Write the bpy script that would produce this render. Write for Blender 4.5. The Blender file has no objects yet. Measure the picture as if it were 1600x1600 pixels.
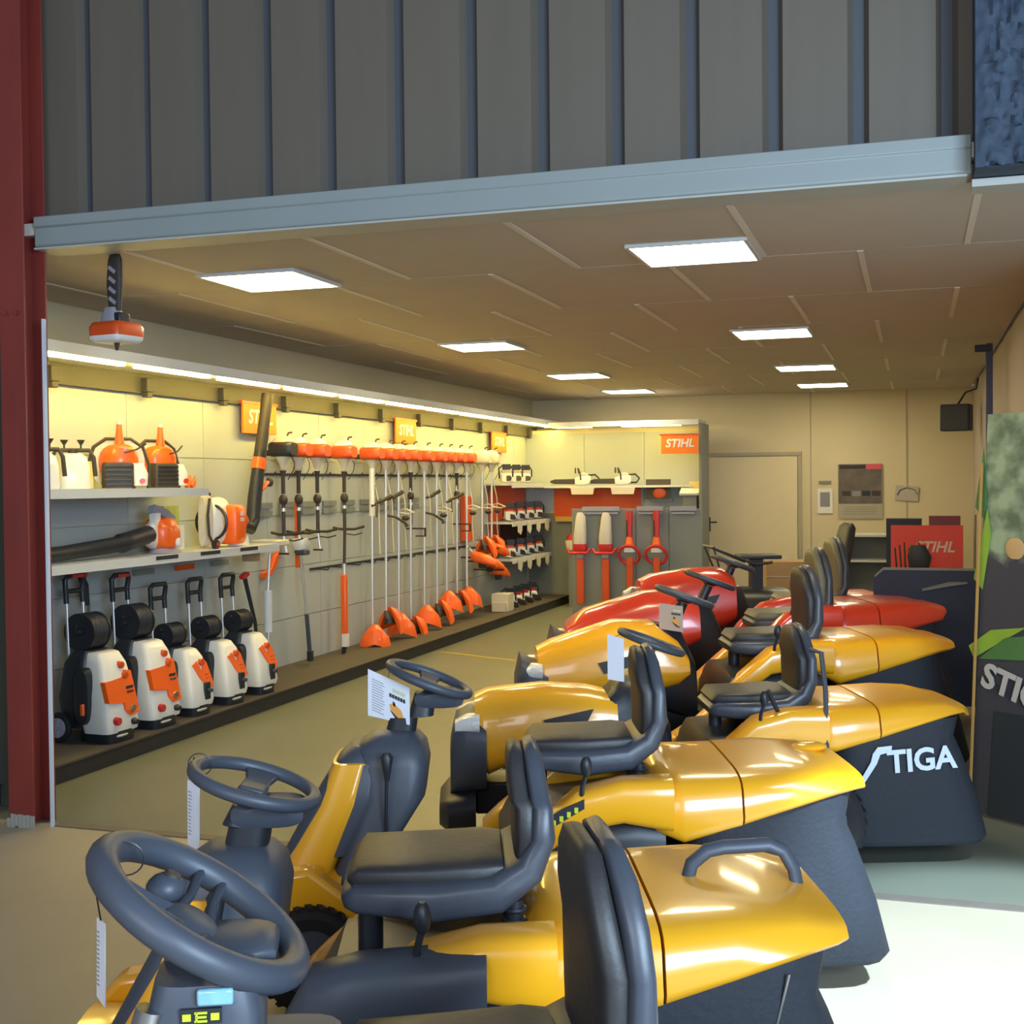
import bpy, math, random
from mathutils import Vector, Matrix
random.seed(7)
C = bpy.context.scene.collection
SC = bpy.context.scene
PI = math.pi
R = math.radians

# ------------------------------------------------------------ camera
cam_d = bpy.data.cameras.new('camera'); cam = bpy.data.objects.new('camera', cam_d); C.objects.link(cam)
cam_d.sensor_width = 36; cam_d.lens = 36 * 1960 / 1600; cam_d.clip_start = .05
yaw, pitch, roll = R(-17.8), R(-1.3), R(-.55)
F = Vector((math.sin(yaw)*math.cos(pitch), math.cos(yaw)*math.cos(pitch), math.sin(pitch)))
rt = F.cross(Vector((0, 0, 1))).normalized(); up = rt.cross(F)
c_, s_ = math.cos(roll), math.sin(roll)
RX = rt*c_ + up*s_; UX = -rt*s_ + up*c_
m = Matrix((RX, UX, -F)).transposed().to_4x4(); m.translation = (0, 0, 1.70)
cam.matrix_world = m
SC.camera = cam

# ------------------------------------------------------------ world, lights, exposure
w = bpy.data.worlds.new('world'); SC.world = w; w.use_nodes = True
bg = w.node_tree.nodes['Background']; bg.inputs[0].default_value = (.58, .62, .72, 1); bg.inputs[1].default_value = .30
def area(name, loc, target, sx, sy, power, col):
    l = bpy.data.lights.new(name, 'AREA'); l.shape = 'RECTANGLE'; l.size = sx; l.size_y = sy; l.energy = power; l.color = col
    o = bpy.data.objects.new(name, l); C.objects.link(o); o.location = loc
    o.rotation_euler = (Vector(target)-Vector(loc)).to_track_quat('-Z', 'Y').to_euler(); return o
area('daylight_door', (2.9, -.9, 2.3), (.3, 4.4, .5), 2.6, 2.2, 520, (.58, .78, 1))
area('daylight_rear', (-1.2, -3.2, 2.9), (-.6, 4.0, 1.2), 3.5, 1.6, 150, (.86, .90, 1))
sun_spot = bpy.data.lights.new('sun_spot', 'SPOT'); sun_spot.energy = 8000; sun_spot.spot_size = R(25); sun_spot.spot_blend = .25; sun_spot.shadow_soft_size = .12; sun_spot.color = (.62, .82, 1)  # spot lamp added in place of the sun; its cone edge bounds the floor patch
so = bpy.data.objects.new('sun_patch_spot', sun_spot); C.objects.link(so); so.location = (2.5, 1.4, 5.2)
so.rotation_euler = (Vector((.75, 4.2, .0))-so.location).to_track_quat('-Z', 'Y').to_euler()
SC.view_settings.view_transform = 'Standard'; SC.view_settings.look = 'None'
SC.view_settings.gamma = 1; SC.view_settings.use_curve_mapping = False; SC.view_settings.exposure = 0.0

# ------------------------------------------------------------ materials
MATS = {}
def mat(name, col, rough=.5, metal=0, coat=0, var=0, scale=8, bump=0, emit=None, spec=.5, stretch=None, trans=0, sheen=0):
    if name in MATS: return MATS[name]
    m = bpy.data.materials.new(name); m.use_nodes = True; nt = m.node_tree; b = nt.nodes['Principled BSDF']
    b.inputs['Base Color'].default_value = (*col, 1); b.inputs['Roughness'].default_value = rough
    b.inputs['Metallic'].default_value = metal; b.inputs['Coat Weight'].default_value = coat; b.inputs['Coat Roughness'].default_value = .08
    b.inputs['Specular IOR Level'].default_value = spec; b.inputs['Transmission Weight'].default_value = trans
    if var or bump:
        tc = nt.nodes.new('ShaderNodeTexCoord'); n = nt.nodes.new('ShaderNodeTexNoise'); n.inputs['Scale'].default_value = scale; n.inputs['Detail'].default_value = 5
        mp = nt.nodes.new('ShaderNodeMapping'); nt.links.new(tc.outputs['Object'], mp.inputs[0]); nt.links.new(mp.outputs[0], n.inputs['Vector'])
        if stretch: mp.inputs['Scale'].default_value = stretch
        if var:
            mx = nt.nodes.new('ShaderNodeMix'); mx.data_type = 'RGBA'
            mx.inputs[6].default_value = (*[c*(1-var) for c in col], 1); mx.inputs[7].default_value = (*[min(1, c*(1+var)) for c in col], 1)
            nt.links.new(n.outputs['Fac'], mx.inputs[0]); nt.links.new(mx.outputs[2], b.inputs['Base Color'])
        if bump:
            bp = nt.nodes.new('ShaderNodeBump'); bp.inputs['Strength'].default_value = bump; bp.inputs['Distance'].default_value = .01
            nt.links.new(n.outputs['Fac'], bp.inputs['Height']); nt.links.new(bp.outputs[0], b.inputs['Normal'])
    if emit: b.inputs['Emission Color'].default_value = (*emit[0], 1); b.inputs['Emission Strength'].default_value = emit[1]
    MATS[name] = m; return m
YEL = mat('yellow_paint', (.88, .41, .012), .30, coat=.55, var=.04, scale=3)
RED = mat('red_paint', (.74, .055, .022), .28, coat=.6, var=.04, scale=3)
BLK = mat('black_plastic', (.018, .021, .027), .42, var=.15, scale=20)
GRY = mat('anthracite_plastic', (.055, .065, .085), .45, var=.1, scale=14, bump=.05)
VIN = mat('black_vinyl', (.028, .027, .028), .48, var=.12, scale=40, bump=.12)
SHL = mat('seat_shell', (.050, .058, .075), .38, var=.08, scale=30, bump=.06)
RUB = mat('rubber', (.012, .012, .013), .8, var=.2, scale=30, bump=.3)
FAB = mat('black_canvas', (.013, .016, .024), .75, var=.2, scale=60, bump=.25)
STL = mat('brushed_steel', (.55, .56, .58), .3, metal=1, var=.05, scale=40)
ALU = mat('aluminium_tube', (.72, .72, .70), .35, metal=.7, var=.05, scale=30)
WHT = mat('white_plastic', (.78, .78, .75), .4, coat=.2, var=.03, scale=10)
CRM = mat('cream_plastic', (.62, .58, .48), .5, var=.04, scale=10)
ORG = mat('orange_plastic', (.90, .13, .01), .38, coat=.3, var=.05, scale=10)
ORD = mat('orange_enamel', (.70, .085, .01), .45, coat=.2, var=.07, scale=10)
BRN = mat('dark_handle_foam', (.045, .035, .03), .6, var=.2, scale=30)
REDP = mat('red_plastic', (.60, .03, .03), .4, coat=.2, var=.05, scale=10)
LAV = mat('grey_lavender_plastic', (.32, .32, .38), .5, var=.05, scale=10)
BRASS = mat('brass_fitting', (.75, .6, .35), .3, metal=1, var=.05, scale=20)
INK = mat('dark_ink', (.03, .03, .035), .7, var=.1)
GINK = mat('grey_ink', (.25, .25, .27), .7, var=.1)
PAP = mat('white_paper', (.72, .74, .80), .7, var=.02, scale=6)
GRN = mat('yellow_green_print', (.55, .65, .03), .5, var=.1)
WIRE = mat('dark_wire', (.05, .05, .05), .4, metal=.5, var=.1)
LAMP = mat('headlight_glass', (.75, .76, .74), .12, coat=.6, var=.15, scale=60, bump=.4)
WALL = mat('cream_wall_paint', (.66, .58, .38), .7, var=.04, scale=2, bump=.04)
BOARD = mat('light_grey_wall_panel', (.40, .44, .45), .55, var=.03, scale=1.5)
SHELF = mat('light_grey_shelf_metal', (.60, .62, .62), .45, var=.03, scale=3)
CEIL = mat('ceiling_board', (.52, .46, .39), .8, var=.06, scale=3, bump=.05)
SEAM = mat('ceiling_seam', (.72, .66, .56), .8, var=.04, scale=4)
CLAD = mat('grey_cladding', (.140, .120, .092), .6, var=.10, scale=2.5, stretch=(6, 6, .4), bump=.03)
GROOV = mat('cladding_groove_shadow_gap', (.07, .08, .095), .6, var=.1, scale=3, stretch=(6, 6, .4))
TRIM = mat('painted_lintel_grey', (.27, .31, .305), .45, var=.05, scale=3)
POST = mat('red_oxide_paint', (.23, .035, .025), .5, coat=.1, var=.25, scale=7, bump=.1, stretch=(1, 1, .3))
FIN = mat('sealed_concrete_green_grey', (.155, .165, .125), .38, var=.16, scale=1.6, bump=.05)
FOUT = mat('tan_concrete', (.37, .325, .235), .5, var=.12, scale=2.2, bump=.05)
PLT = mat('dark_carpeted_plinth', (.075, .062, .050), .8, var=.2, scale=30, bump=.2)
PLF = mat('plinth_front_black', (.022, .022, .024), .6, var=.2, scale=30)
GPAN = mat('grey_partition', (.21, .23, .22), .55, var=.05, scale=2)
CARD = mat('cardboard', (.36, .23, .10), .8, var=.08, scale=6)
OLV = mat('olive_vinyl', (.17, .16, .10), .5, var=.1, scale=20, bump=.1)
LED = mat('warm_led_diffuser', (.9, .8, .5), .5, emit=((1, .73, .15), 62), var=.01)
PANEL = mat('ceiling_lamp_diffuser', (.9, .9, .85), .5, emit=((1, .86, .56), 26), var=.01)
NAVY = mat('navy_plastic', (.015, .02, .05), .5, var=.1)

# ------------------------------------------------------------ mesh helpers
class MB:
    def __init__(s): s.v = []; s.f = []
    def add(s, vs, fs):
        k = len(s.v); s.v += [tuple(p) for p in vs]; s.f += [tuple(i+k for i in f) for f in fs]; return s
    def box(s, c, d, rot=None):
        vs = [Vector((x*d[0]/2, y*d[1]/2, z*d[2]/2)) for x in (-1, 1) for y in (-1, 1) for z in (-1, 1)]
        if rot is not None: vs = [rot @ p for p in vs]
        return s.add([p+Vector(c) for p in vs], [(0, 1, 3, 2), (4, 6, 7, 5), (0, 4, 5, 1), (2, 3, 7, 6), (0, 2, 6, 4), (1, 5, 7, 3)])
    def prism(s, pts, axis, a, b):
        n = len(pts)
        def mk(p, t): return {'y': (p[0], t, p[1]), 'x': (t, p[0], p[1]), 'z': (p[0], p[1], t)}[axis]
        return s.add([mk(p, a) for p in pts]+[mk(p, b) for p in pts],
                     [tuple(range(n))[::-1], tuple(range(n, 2*n))]+[(i, (i+1) % n, (i+1) % n+n, i+n) for i in range(n)])
    def loft(s, rings, closed=False, caps=True):
        n = len(rings[0]); vs = [p for r in rings for p in r]; fs = []; K = len(rings)
        for k in range(K if closed else K-1):
            a, b = k*n, ((k+1) % K)*n
            fs += [(a+i, a+(i+1) % n, b+(i+1) % n, b+i) for i in range(n)]
        if caps and not closed: fs += [tuple(range(n))[::-1], tuple(range((K-1)*n, K*n))]
        return s.add(vs, fs)
    def tube(s, pts, r, n=8, closed=False, flat=1):
        pts = [Vector(p) for p in pts]; K = len(pts); rings = []; ref = None
        for i, p in enumerate(pts):
            a = pts[i-1] if (i > 0 or closed) else p; b = pts[(i+1) % K] if (i < K-1 or closed) else p
            t = (b-a).normalized()
            if ref is None: ref = t.orthogonal().normalized()
            ref = (ref - t*ref.dot(t)).normalized(); bi = t.cross(ref)
            rr_ = r[i] if isinstance(r, (list, tuple)) else r
            rings.append([p+ref*math.cos(2*PI*j/n)*rr_+bi*math.sin(2*PI*j/n)*rr_*flat for j in range(n)])
        return s.loft(rings, closed)
    def cyl(s, a, b, r0, r1=None, n=16): return s.tube([a, b], [r0, r0 if r1 is None else r1], n)
    def ball(s, c, r, sc=(1, 1, 1), n=12, k=8):
        rings = []
        for i in range(1, k):
            t = PI*i/k; rings.append([Vector((c[0]+r*sc[0]*math.sin(t)*math.cos(2*PI*j/n), c[1]+r*sc[1]*math.sin(t)*math.sin(2*PI*j/n), c[2]-r*sc[2]*math.cos(t))) for j in range(n)])
        return s.loft(rings)
    def build(s, name, m, parent=None, ang=38, bevel=0, sub=0, seg=2):
        me = bpy.data.meshes.new(name); me.from_pydata(s.v, [], s.f); me.update()
        import bmesh
        bm = bmesh.new(); bm.from_mesh(me); bmesh.ops.recalc_face_normals(bm, faces=bm.faces); bm.to_mesh(me); bm.free()
        me.materials.append(m); me.shade_smooth(); me.set_sharp_from_angle(angle=R(ang))
        o = bpy.data.objects.new(name, me); C.objects.link(o)
        if parent: o.parent = parent
        if bevel:
            b = o.modifiers.new('b', 'BEVEL'); b.width = bevel; b.segments = seg; b.limit_method = 'ANGLE'; b.angle_limit = R(35); b.harden_normals = False
        if sub: q = o.modifiers.new('s', 'SUBSURF'); q.levels = sub; q.render_levels = sub
        return o
def rr(axis, t, a, b, ha, hb, e=4, n=20, tap=0):
    """superellipse ring in the plane across `axis` at t; a,b centre; ha,hb half sizes; tap narrows the upper side"""
    out = []
    for j in range(n):
        th = 2*PI*(j+.5)/n; cc, ss = math.cos(th), math.sin(th)
        u = math.copysign(abs(cc)**(2/e), cc); v = math.copysign(abs(ss)**(2/e), ss)
        u *= 1 - tap*(v+1)/2
        p, q = a+ha*u, b+hb*v
        out.append(Vector({'x': (t, p, q), 'y': (p, t, q), 'z': (p, q, t)}[axis]))
    return out
def sweep(path, e=5, n=20):
    """path of (x, z, half width y, half thickness): rounded slab across y, following x-z"""
    rings = []
    for i, (x, z, hw, ht) in enumerate(path):
        a = path[max(i-1, 0)]; b = path[min(i+1, len(path)-1)]
        t = Vector((b[0]-a[0], 0, b[1]-a[1])).normalized(); nn = Vector((-t.z, 0, t.x)); r_ = []
        for j in range(n):
            th = 2*PI*(j+.5)/n; cc, ss = math.cos(th), math.sin(th)
            u = math.copysign(abs(cc)**(2/e), cc)*hw; v = math.copysign(abs(ss)**(2/e), ss)*ht
            r_.append(Vector((x, 0, z))+Vector((0, u, 0))+nn*v)
        rings.append(r_)
    return rings
def ring_pts(c, r, n=32, nrm=(0, 0, 1), a0=0, a1=2*PI):
    nrm = Vector(nrm).normalized(); u = nrm.cross(Vector((0, 1, 0)))
    u = nrm.orthogonal().normalized() if u.length < .1 else u.normalized(); v = nrm.cross(u)
    full = abs(a1-a0-2*PI) < 1e-6
    return [Vector(c)+u*r*math.cos(a0+(a1-a0)*i/(n if full else n-1))+v*r*math.sin(a0+(a1-a0)*i/(n if full else n-1)) for i in range(n)]
def thing(name, label, cat, loc=(0, 0, 0), rz=0, group=None, s=1, rot=None):
    o = bpy.data.objects.new(name, None); C.objects.link(o); o.location = loc; o.rotation_euler = rot or (0, 0, rz); o.scale = (s, s, s)
    o.empty_display_size = .1
    o['label'] = label; o['category'] = cat
    if group: o['group'] = group
    return o
def tag(o, label, cat, group=None):
    o['label'] = label; o['category'] = cat
    if group: o['group'] = group
    return o
def struct(o): o['kind'] = 'structure'; return o
def text(s, size, m, parent, loc, rot, depth=.002, name='lettering', bold=0, sx=1, shear=0):
    cu = bpy.data.curves.new('t', 'FONT'); cu.body = s; cu.size = size; cu.extrude = depth; cu.align_x = 'CENTER'; cu.align_y = 'CENTER'; cu.offset = bold; cu.shear = shear; cu.resolution_u = 3
    o = bpy.data.objects.new('t', cu); C.objects.link(o); dg = bpy.context.evaluated_depsgraph_get()
    me = bpy.data.meshes.new_from_object(o.evaluated_get(dg)); bpy.data.objects.remove(o)
    me.materials.clear(); me.materials.append(m)
    o = bpy.data.objects.new(name, me); C.objects.link(o); o.parent = parent; o.location = loc; o.rotation_euler = rot; o.scale = (sx, 1, 1)
    return o
def copy_tree(o, parent=None):
    c = o.copy(); C.objects.link(c); c.parent = parent
    for ch in o.children: copy_tree(ch, c)
    return c

ORDS = ['first', 'second', 'third', 'fourth', 'fifth', 'sixth', 'seventh', 'eighth', 'ninth', 'tenth', 'eleventh', 'twelfth']
# ------------------------------------------------------------ setting
TH = 5.30      # threshold between forecourt and shop
struct(MB().box((-1.7, 11.65, -.05), (8.6, 12.7, .1)).build('floor', FIN))
struct(MB().box((-1.5, 0.8, -.06), (13, 9.0, .12)).build('floor', FOUT))
struct(MB().box((-1.75, TH-.01, -.010), (4.75, .07, .03)).build('trim_1', mat('threshold_strip', (.13, .11, .09), .6, var=.2, scale=9)))
struct(MB().box((-4.05, 11.62, .0005), (1.2, .05, .004), Matrix.Rotation(R(-24), 3, 'Z')).build('trim_2', mat('yellow_floor_line', (.45, .30, .04), .6, var=.2)))
wl = struct(MB().box((-5.42, 11.6, 1.46), (.12, 12.6, 2.94)).build('wall_left', WALL))
wb = struct(MB().box((-2.3, 17.78, 1.46), (6.4, .12, 2.94)).build('wall_back', WALL))
wr = struct(MB().box((.80, 12.45, 1.46), (.12, 10.7, 2.94)).build('wall_right', mat('pale_mauve_wall', (.46, .41, .38), .7, var=.04, scale=2)))
# ceiling: seam-coloured backing with boards below it
ce = struct(MB().box((-2.3, 11.6, 3.0), (6.4, 12.6, .06)).build('ceiling', SEAM))
tile_me = {}
def tile(x0, x1, y0, y1):
    x0, x1 = max(x0, -5.35), min(x1, .73); y1 = min(y1, 17.70)
    if x1-x0 < .06 or y1-y0 < .06: return
    k = (round(x1-x0, 3), round(y1-y0, 3))
    if k not in tile_me:
        o = MB().box((0, 0, 0), (k[0]-.028, k[1]-.010, .05)).build('ceiling_tile', CEIL, ce, bevel=.004, seg=1); tile_me[k] = o
    else:
        o = tile_me[k].copy(); C.objects.link(o)
    o.location = ((x0+x1)/2, (y0+y1)/2, 2.937+random.uniform(-.001, .001))
strip_me = {}
for j in range(9):
    y0 = 5.36+1.53*j; off = .26 if j % 2 == 0 else -.27
    for i in range(-1, 7):
        tile(off-1.03*(i+1), off-1.03*i, y0, y0+1.53)
        xs_ = off-1.03*i; l_ = round(min(1.53, 17.70-y0), 3)
        if -5.3 < xs_ < .7 and l_ > .1:
            if l_ not in strip_me: o = strip_me[l_] = MB().box((0, 0, 0), (.032, l_-.02, .008)).build('seam_strip', SEAM, ce)
            else: o = strip_me[l_].copy(); C.objects.link(o)
            o.location = (xs_, y0+l_/2, 2.911)
# lamps
Ly = [6.615, 10.426, 13.712, 16.282]
nth = ['nearest', 'second', 'third', 'farthest']
for X_, side in ((-3.597, 'left'), (-1.098, 'right')):
    for i, y in enumerate(Ly):
        t = thing('ceiling_light', f'square bright ceiling light panel, {nth[i]} of the {side} row', 'ceiling light', (X_, y, 2.905), group='ceiling light panels')
        fr = MB()
        for dx, dy, sx, sy in ((-.3, 0, .02, .62), (.3, 0, .02, .62), (0, -.3, .58, .02), (0, .3, .58, .02)): fr.box((dx, dy, 0), (sx, sy, .022))
        fr.build('frame', SHELF, t); MB().box((0, 0, .0), (.58, .58, .012)).build('diffuser', PANEL, t)
# cladding above the opening
wf = struct(MB().box((-1.95, 5.50, 3.95), (5.0, .08, 1.9)).build('wall_front', GROOV))
xs = [-4.31]+[-3.961, -3.616, -3.281, -2.944, -2.608, -2.261, -1.902, -1.562, -1.222, -.892, -.542, -.193, .154]+[.50]
for i in range(len(xs)-1):
    a, b = xs[i]+(.0 if i else -.02), xs[i+1]-.05
    if b-a > .05:
        pts = [(a-.006, 5.465), (a+.018, 5.415), (b-.018, 5.415), (b+.006, 5.465)]
        o = MB(); o.v = []; o.prism([(p[0], p[1]) for p in pts], 'z', 3.05, 4.9); o.build('cladding_panel', CLAD, wf)
# lintel
li = struct(MB().prism([(5.27, 3.055), (5.46, 3.055), (5.46, 2.905), (5.285, 2.905), (5.278, 2.912), (5.278, 3.0), (5.27, 3.004)], 'x', -4.19, .215).build('trim_3', TRIM, bevel=.004))
MB().box((-2.0, 5.385, 2.899), (4.4, .20, .010)).build('edge_lip', mat('lip_paint', (.42, .43, .40), .5, var=.05), li)
struct(MB().box((.62, 5.40, 2.875), (.80, .14, .03)).build('trim_4', mat('lip_paint', (.42, .43, .40), .5)))
# rough pillar head, upper right
rw = MB(); nx, nz = 60, 90
vs = []
import mathutils.noise as mn
for k in range(nz+1):
    for i in range(nx+1):
        x = .225+.75*i/nx; z = 2.895+1.5*k/nz
        d = abs(mn.noise(Vector((x*30, z*24, 1))))*.07+abs(mn.noise(Vector((x*60, z*55, 5))))*.03
        vs.append((x, 5.16-d*min(1, i/4+.15), z))
rw.add(vs, [(k*(nx+1)+i, k*(nx+1)+i+1, (k+1)*(nx+1)+i+1, (k+1)*(nx+1)+i) for k in range(nz) for i in range(nx)])
rw.box((.6, 5.3, 3.64), (.75, .26, 1.49))
struct(rw.build('wall_front_right', mat('blue_grey_sprayed_lining', (.045, .068, .105), .8, var=.25, scale=25, bump=.3), ang=60))
# outer wall to the left of the post, post
of = struct(MB().box((-5.52, 5.6, 2.3), (2.1, .12, 5.2)).build('wall_front_left', mat('dull_green_grey_wall', (.085, .10, .08), .7, var=.1, scale=3)))
MB().box((-4.50, 5.53, .36), (.08, .03, .09)).build('base_bracket', POST, of)
pt = struct(MB().box((-4.265, 5.20, 2.45), (.15, .012, 4.9)).box((-4.265, 5.36, 2.45), (.15, .012, 4.9)).box((-4.275, 5.28, 2.45), (.012, .15, 4.9)).build('trim_5', POST, bevel=.003))
pts = []
MB().cyl((-4.235, 5.192, 2.57), (-4.235, 5.18, 2.57), .012, n=8).cyl((-4.30, 5.192, 2.57), (-4.30, 5.18, 2.57), .012, n=8).build('bolt', POST, pt)
ch = MB()
for i in range(7): ch.box((-4.335+i*.023, 5.191, .02+.02*((i*37) % 5)/5), (.024, .008, .05+.05*((i*53) % 7)/7))
ch.build('bare_primer_patch', mat('bare_primer', (.38, .37, .33), .7, var=.2, scale=20), pt)
struct(MB().box((-4.122, 5.25, 1.27), (.012, .02, 2.54)).build('trim_6', mat('pale_edge_strip', (.62, .70, .78), .4, var=.04)))
dw = struct(MB().box((-4.47, 4.98, 1.45), (.10, .03, 2.2)).build('door_1', mat('pale_blue_door', (.30, .50, .68), .4, var=.05)))
MB().box((-4.47, 4.97, .30), (.10, .035, .12)).build('kick_plate', NAVY, dw)

# display wall along the left
db = struct(MB().box((-5.335, 11.55, 1.25), (.03, 12.1, 2.38)).build('wall_display', WALL))
def bpan(x0, y0, y1, z0, z1, par): return MB().box((x0, (y0+y1)/2, (z0+z1)/2), (.018, y1-y0-.006, z1-z0-.006)).build('wall_panel', BOARD, par)
for k in range(12):
    y0 = 5.62+k*1.0
    for z0, z1 in ((.11, .52), (.52, .98), (.98, 1.44), (1.44, 1.92), (1.92, 2.42)): bpan(-5.31, y0, y0+1, z0, z1, db)
pl = struct(MB().box((-5.0, 11.55, .05), (.64, 12.1, .10)).build('trim_8', PLF))
MB().box((-5.0, 11.55, .106), (.66, 12.1, .012)).build('plinth_top', PLT, pl)
can = struct(MB().box((-5.07, 11.55, 2.53), (.50, 12.1, .05)).box((-4.812, 11.55, 2.535), (.012, 12.1, .07)).build('trim_9', SHELF))
MB().box((-5.28, 11.55, 2.44), (.05, 12.1, .14)).build('valance', mat('valance_grey', (.07, .065, .055), .6, var=.05), can)
for k in range(11):
    t = tag(MB().box((-4.845, 6.02+k*1.03+.47, 2.490), (.05, .885, .024)).build('strip_light', LED, bevel=.004, seg=1),
            f'warm glowing strip light over the left wall, {ORDS[k]} from the red post', 'strip light', 'strip lights under the left canopy')
for k in range(12):
    tag(MB().box((-5.235, 5.7+k*1.04, 2.43), (.06, .09, .10)).box((-5.235, 5.7+k*1.04, 2.36), (.05, .06, .04)).build('canopy_bracket', mat('bracket_grey', (.06, .055, .05), .6, var=.05), bevel=.004, seg=1),
        f'small dark bracket under the left canopy, {ORDS[k]} from the red post', 'bracket', 'brackets under the left canopy')
# display wall at the back left, end panel
b2 = struct(MB().box((-4.0, 17.22, 1.25), (2.6, .03, 2.4)).build('wall_display_back', WALL))
for k in range(3): MB().box((-4.87+k*.86, 17.195, 1.85), (.855, .018, 1.1)).build('wall_panel', BOARD, b2)
MB().box((-4.0, 17.195, .70), (2.55, .018, 1.15)).build('lower_panel', GPAN, b2)
struct(MB().box((-2.705, 16.92, 1.24), (.035, .62, 2.48)).build('trim_10', GPAN))
can2 = struct(MB().box((-3.78, 16.88, 2.50), (2.12, .60, .05)).box((-3.78, 16.572, 2.495), (2.12, .014, .07)).build('trim_11', SHELF))
for x, l in ((-4.43, .50), (-3.36, .80)):
    tag(MB().box((x, 16.60, 2.462), (l, .04, .024)).build('strip_light', LED), 'warm strip light under the canopy at the back wall, '+('shorter left one' if l < .6 else 'longer right one'), 'strip light', 'strip lights at the back')
# door in the back wall
d2 = struct(MB().box((-2.19, 17.69, 1.02), (1.30, .03, 2.04)).build('door_2', mat('cream_door', (.74, .64, .42), .5, var=.03)))
MB().box((-2.19, 17.70, 2.075), (1.42, .06, .05)).box((-2.875, 17.70, 1.03), (.05, .06, 2.06)).box((-1.505, 17.70, 1.03), (.05, .06, 2.06)).build('door_frame', mat('frame_paint', (.40, .36, .26), .5, var=.04), d2)
MB().box((-2.76, 17.66, 1.10), (.045, .02, .20)).cyl((-2.76, 17.66, 1.13), (-2.76, 17.61, 1.13), .01, n=8).cyl((-2.76, 17.615, 1.13), (-2.64, 17.615, 1.13), .01, n=8).build('door_handle', BLK, d2)
# faint joints of the back wall
for x in (-1.36, -.1): MB().box((x, 17.715, 1.46), (.02, .01, 2.9)).build('panel_joint', mat('joint_paint', (.42, .38, .28), .7, var=.04), wb)

# ------------------------------------------------------------ ride-on mowers
def steering(par, x, z, tilt, rad=.147, tube=.017, three=False, mat_=GRY):
    n = Vector((math.sin(R(tilt)), 0, math.cos(R(tilt)))); c = Vector((x, 0, z))
    wheel = MB().tube(ring_pts(c, rad, 40, n), tube, 12, True).build('steering_wheel', mat_, par, 60)
    u = n.cross(Vector((0, 1, 0))).normalized(); v = n.cross(u)
    rot = Matrix((u, v, n)).transposed()
    if three:
        for ang in (90, -90, 215 if u.x > 0 else 35):
            d = u*math.cos(R(ang))+v*math.sin(R(ang)); q = n.cross(d)
            for sgn in (-1, 1):
                MB().tube([c-n*.03+d*.03+q*sgn*.028, c-n*.018+d*.08+q*sgn*.020, c+d*(rad-.006)+q*sgn*.022], [.015, .012, .013], 8, flat=.7).build('spoke', mat_, wheel, 60)
        MB().loft([[c-n*.045+(u*math.cos(t)+v*math.sin(t))*.05 for t in [2*PI*i/20 for i in range(20)]], [c-n*.02+(u*math.cos(t)+v*math.sin(t))*.048 for t in [2*PI*i/20 for i in range(20)]],
                   [c-n*.012+(u*math.cos(t)+v*math.sin(t))*.034 for t in [2*PI*i/20 for i in range(20)]]]).build('hub', mat_, wheel)
    else:
        for sgn in (-1, 1):
            rings = []
            for t, hw, dz in ((0, .036, -.022), (.5, .030, -.014), (.96, .045, -.003)):
                p = c+v*sgn*rad*t+n*dz
                rings.append([p+u*hw+n*.006, p-u*hw+n*.006, p-u*hw-n*.008, p+u*hw-n*.008])
            MB().loft(rings).build('spoke', mat_, wheel, 60, bevel=.004)
        MB().box(c-n*.014, (.062, .07, .02), rot).build('hub', mat_, wheel, bevel=.006)
    return wheel, c, n
def wheel(par, x, y, r, wd, side):
    t = MB(); K = 28; prof = [(.62, -.42), (.86, -.5), (.97, -.40), (1, -.15), (1, .15), (.97, .40), (.86, .5), (.62, .42)]
    rings = [[Vector((x+math.cos(2*PI*i/K)*r*a, y+b*wd, r+math.sin(2*PI*i/K)*r*a)) for a, b in prof] for i in range(K)]
    t.loft(rings, closed=True)
    for i in range(K):
        a = 2*PI*(i+.5)/K; rot = Matrix.Rotation(-a, 3, 'Y')
        t.box((x+math.cos(a)*r*.995, y, r+math.sin(a)*r*.995), (.014, wd*.8, .016), rot @ Matrix.Rotation(R(25), 3, 'X'))
    ty = t.build('tyre', RUB, par)
    rings = [[Vector((x+math.cos(2*PI*i/K)*r*q, y+side*wd*b, r+math.sin(2*PI*i/K)*r*q)) for i in range(K)] for q, b in ((.63, .40), (.58, .34), (.35, .12), (.15, .16), (.10, .36))]
    MB().loft(rings).cyl((x, y+side*wd*.3, r), (x, y+side*wd*.46, r), .02, n=10).build('wheel_rim', GRY, ty)
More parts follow.
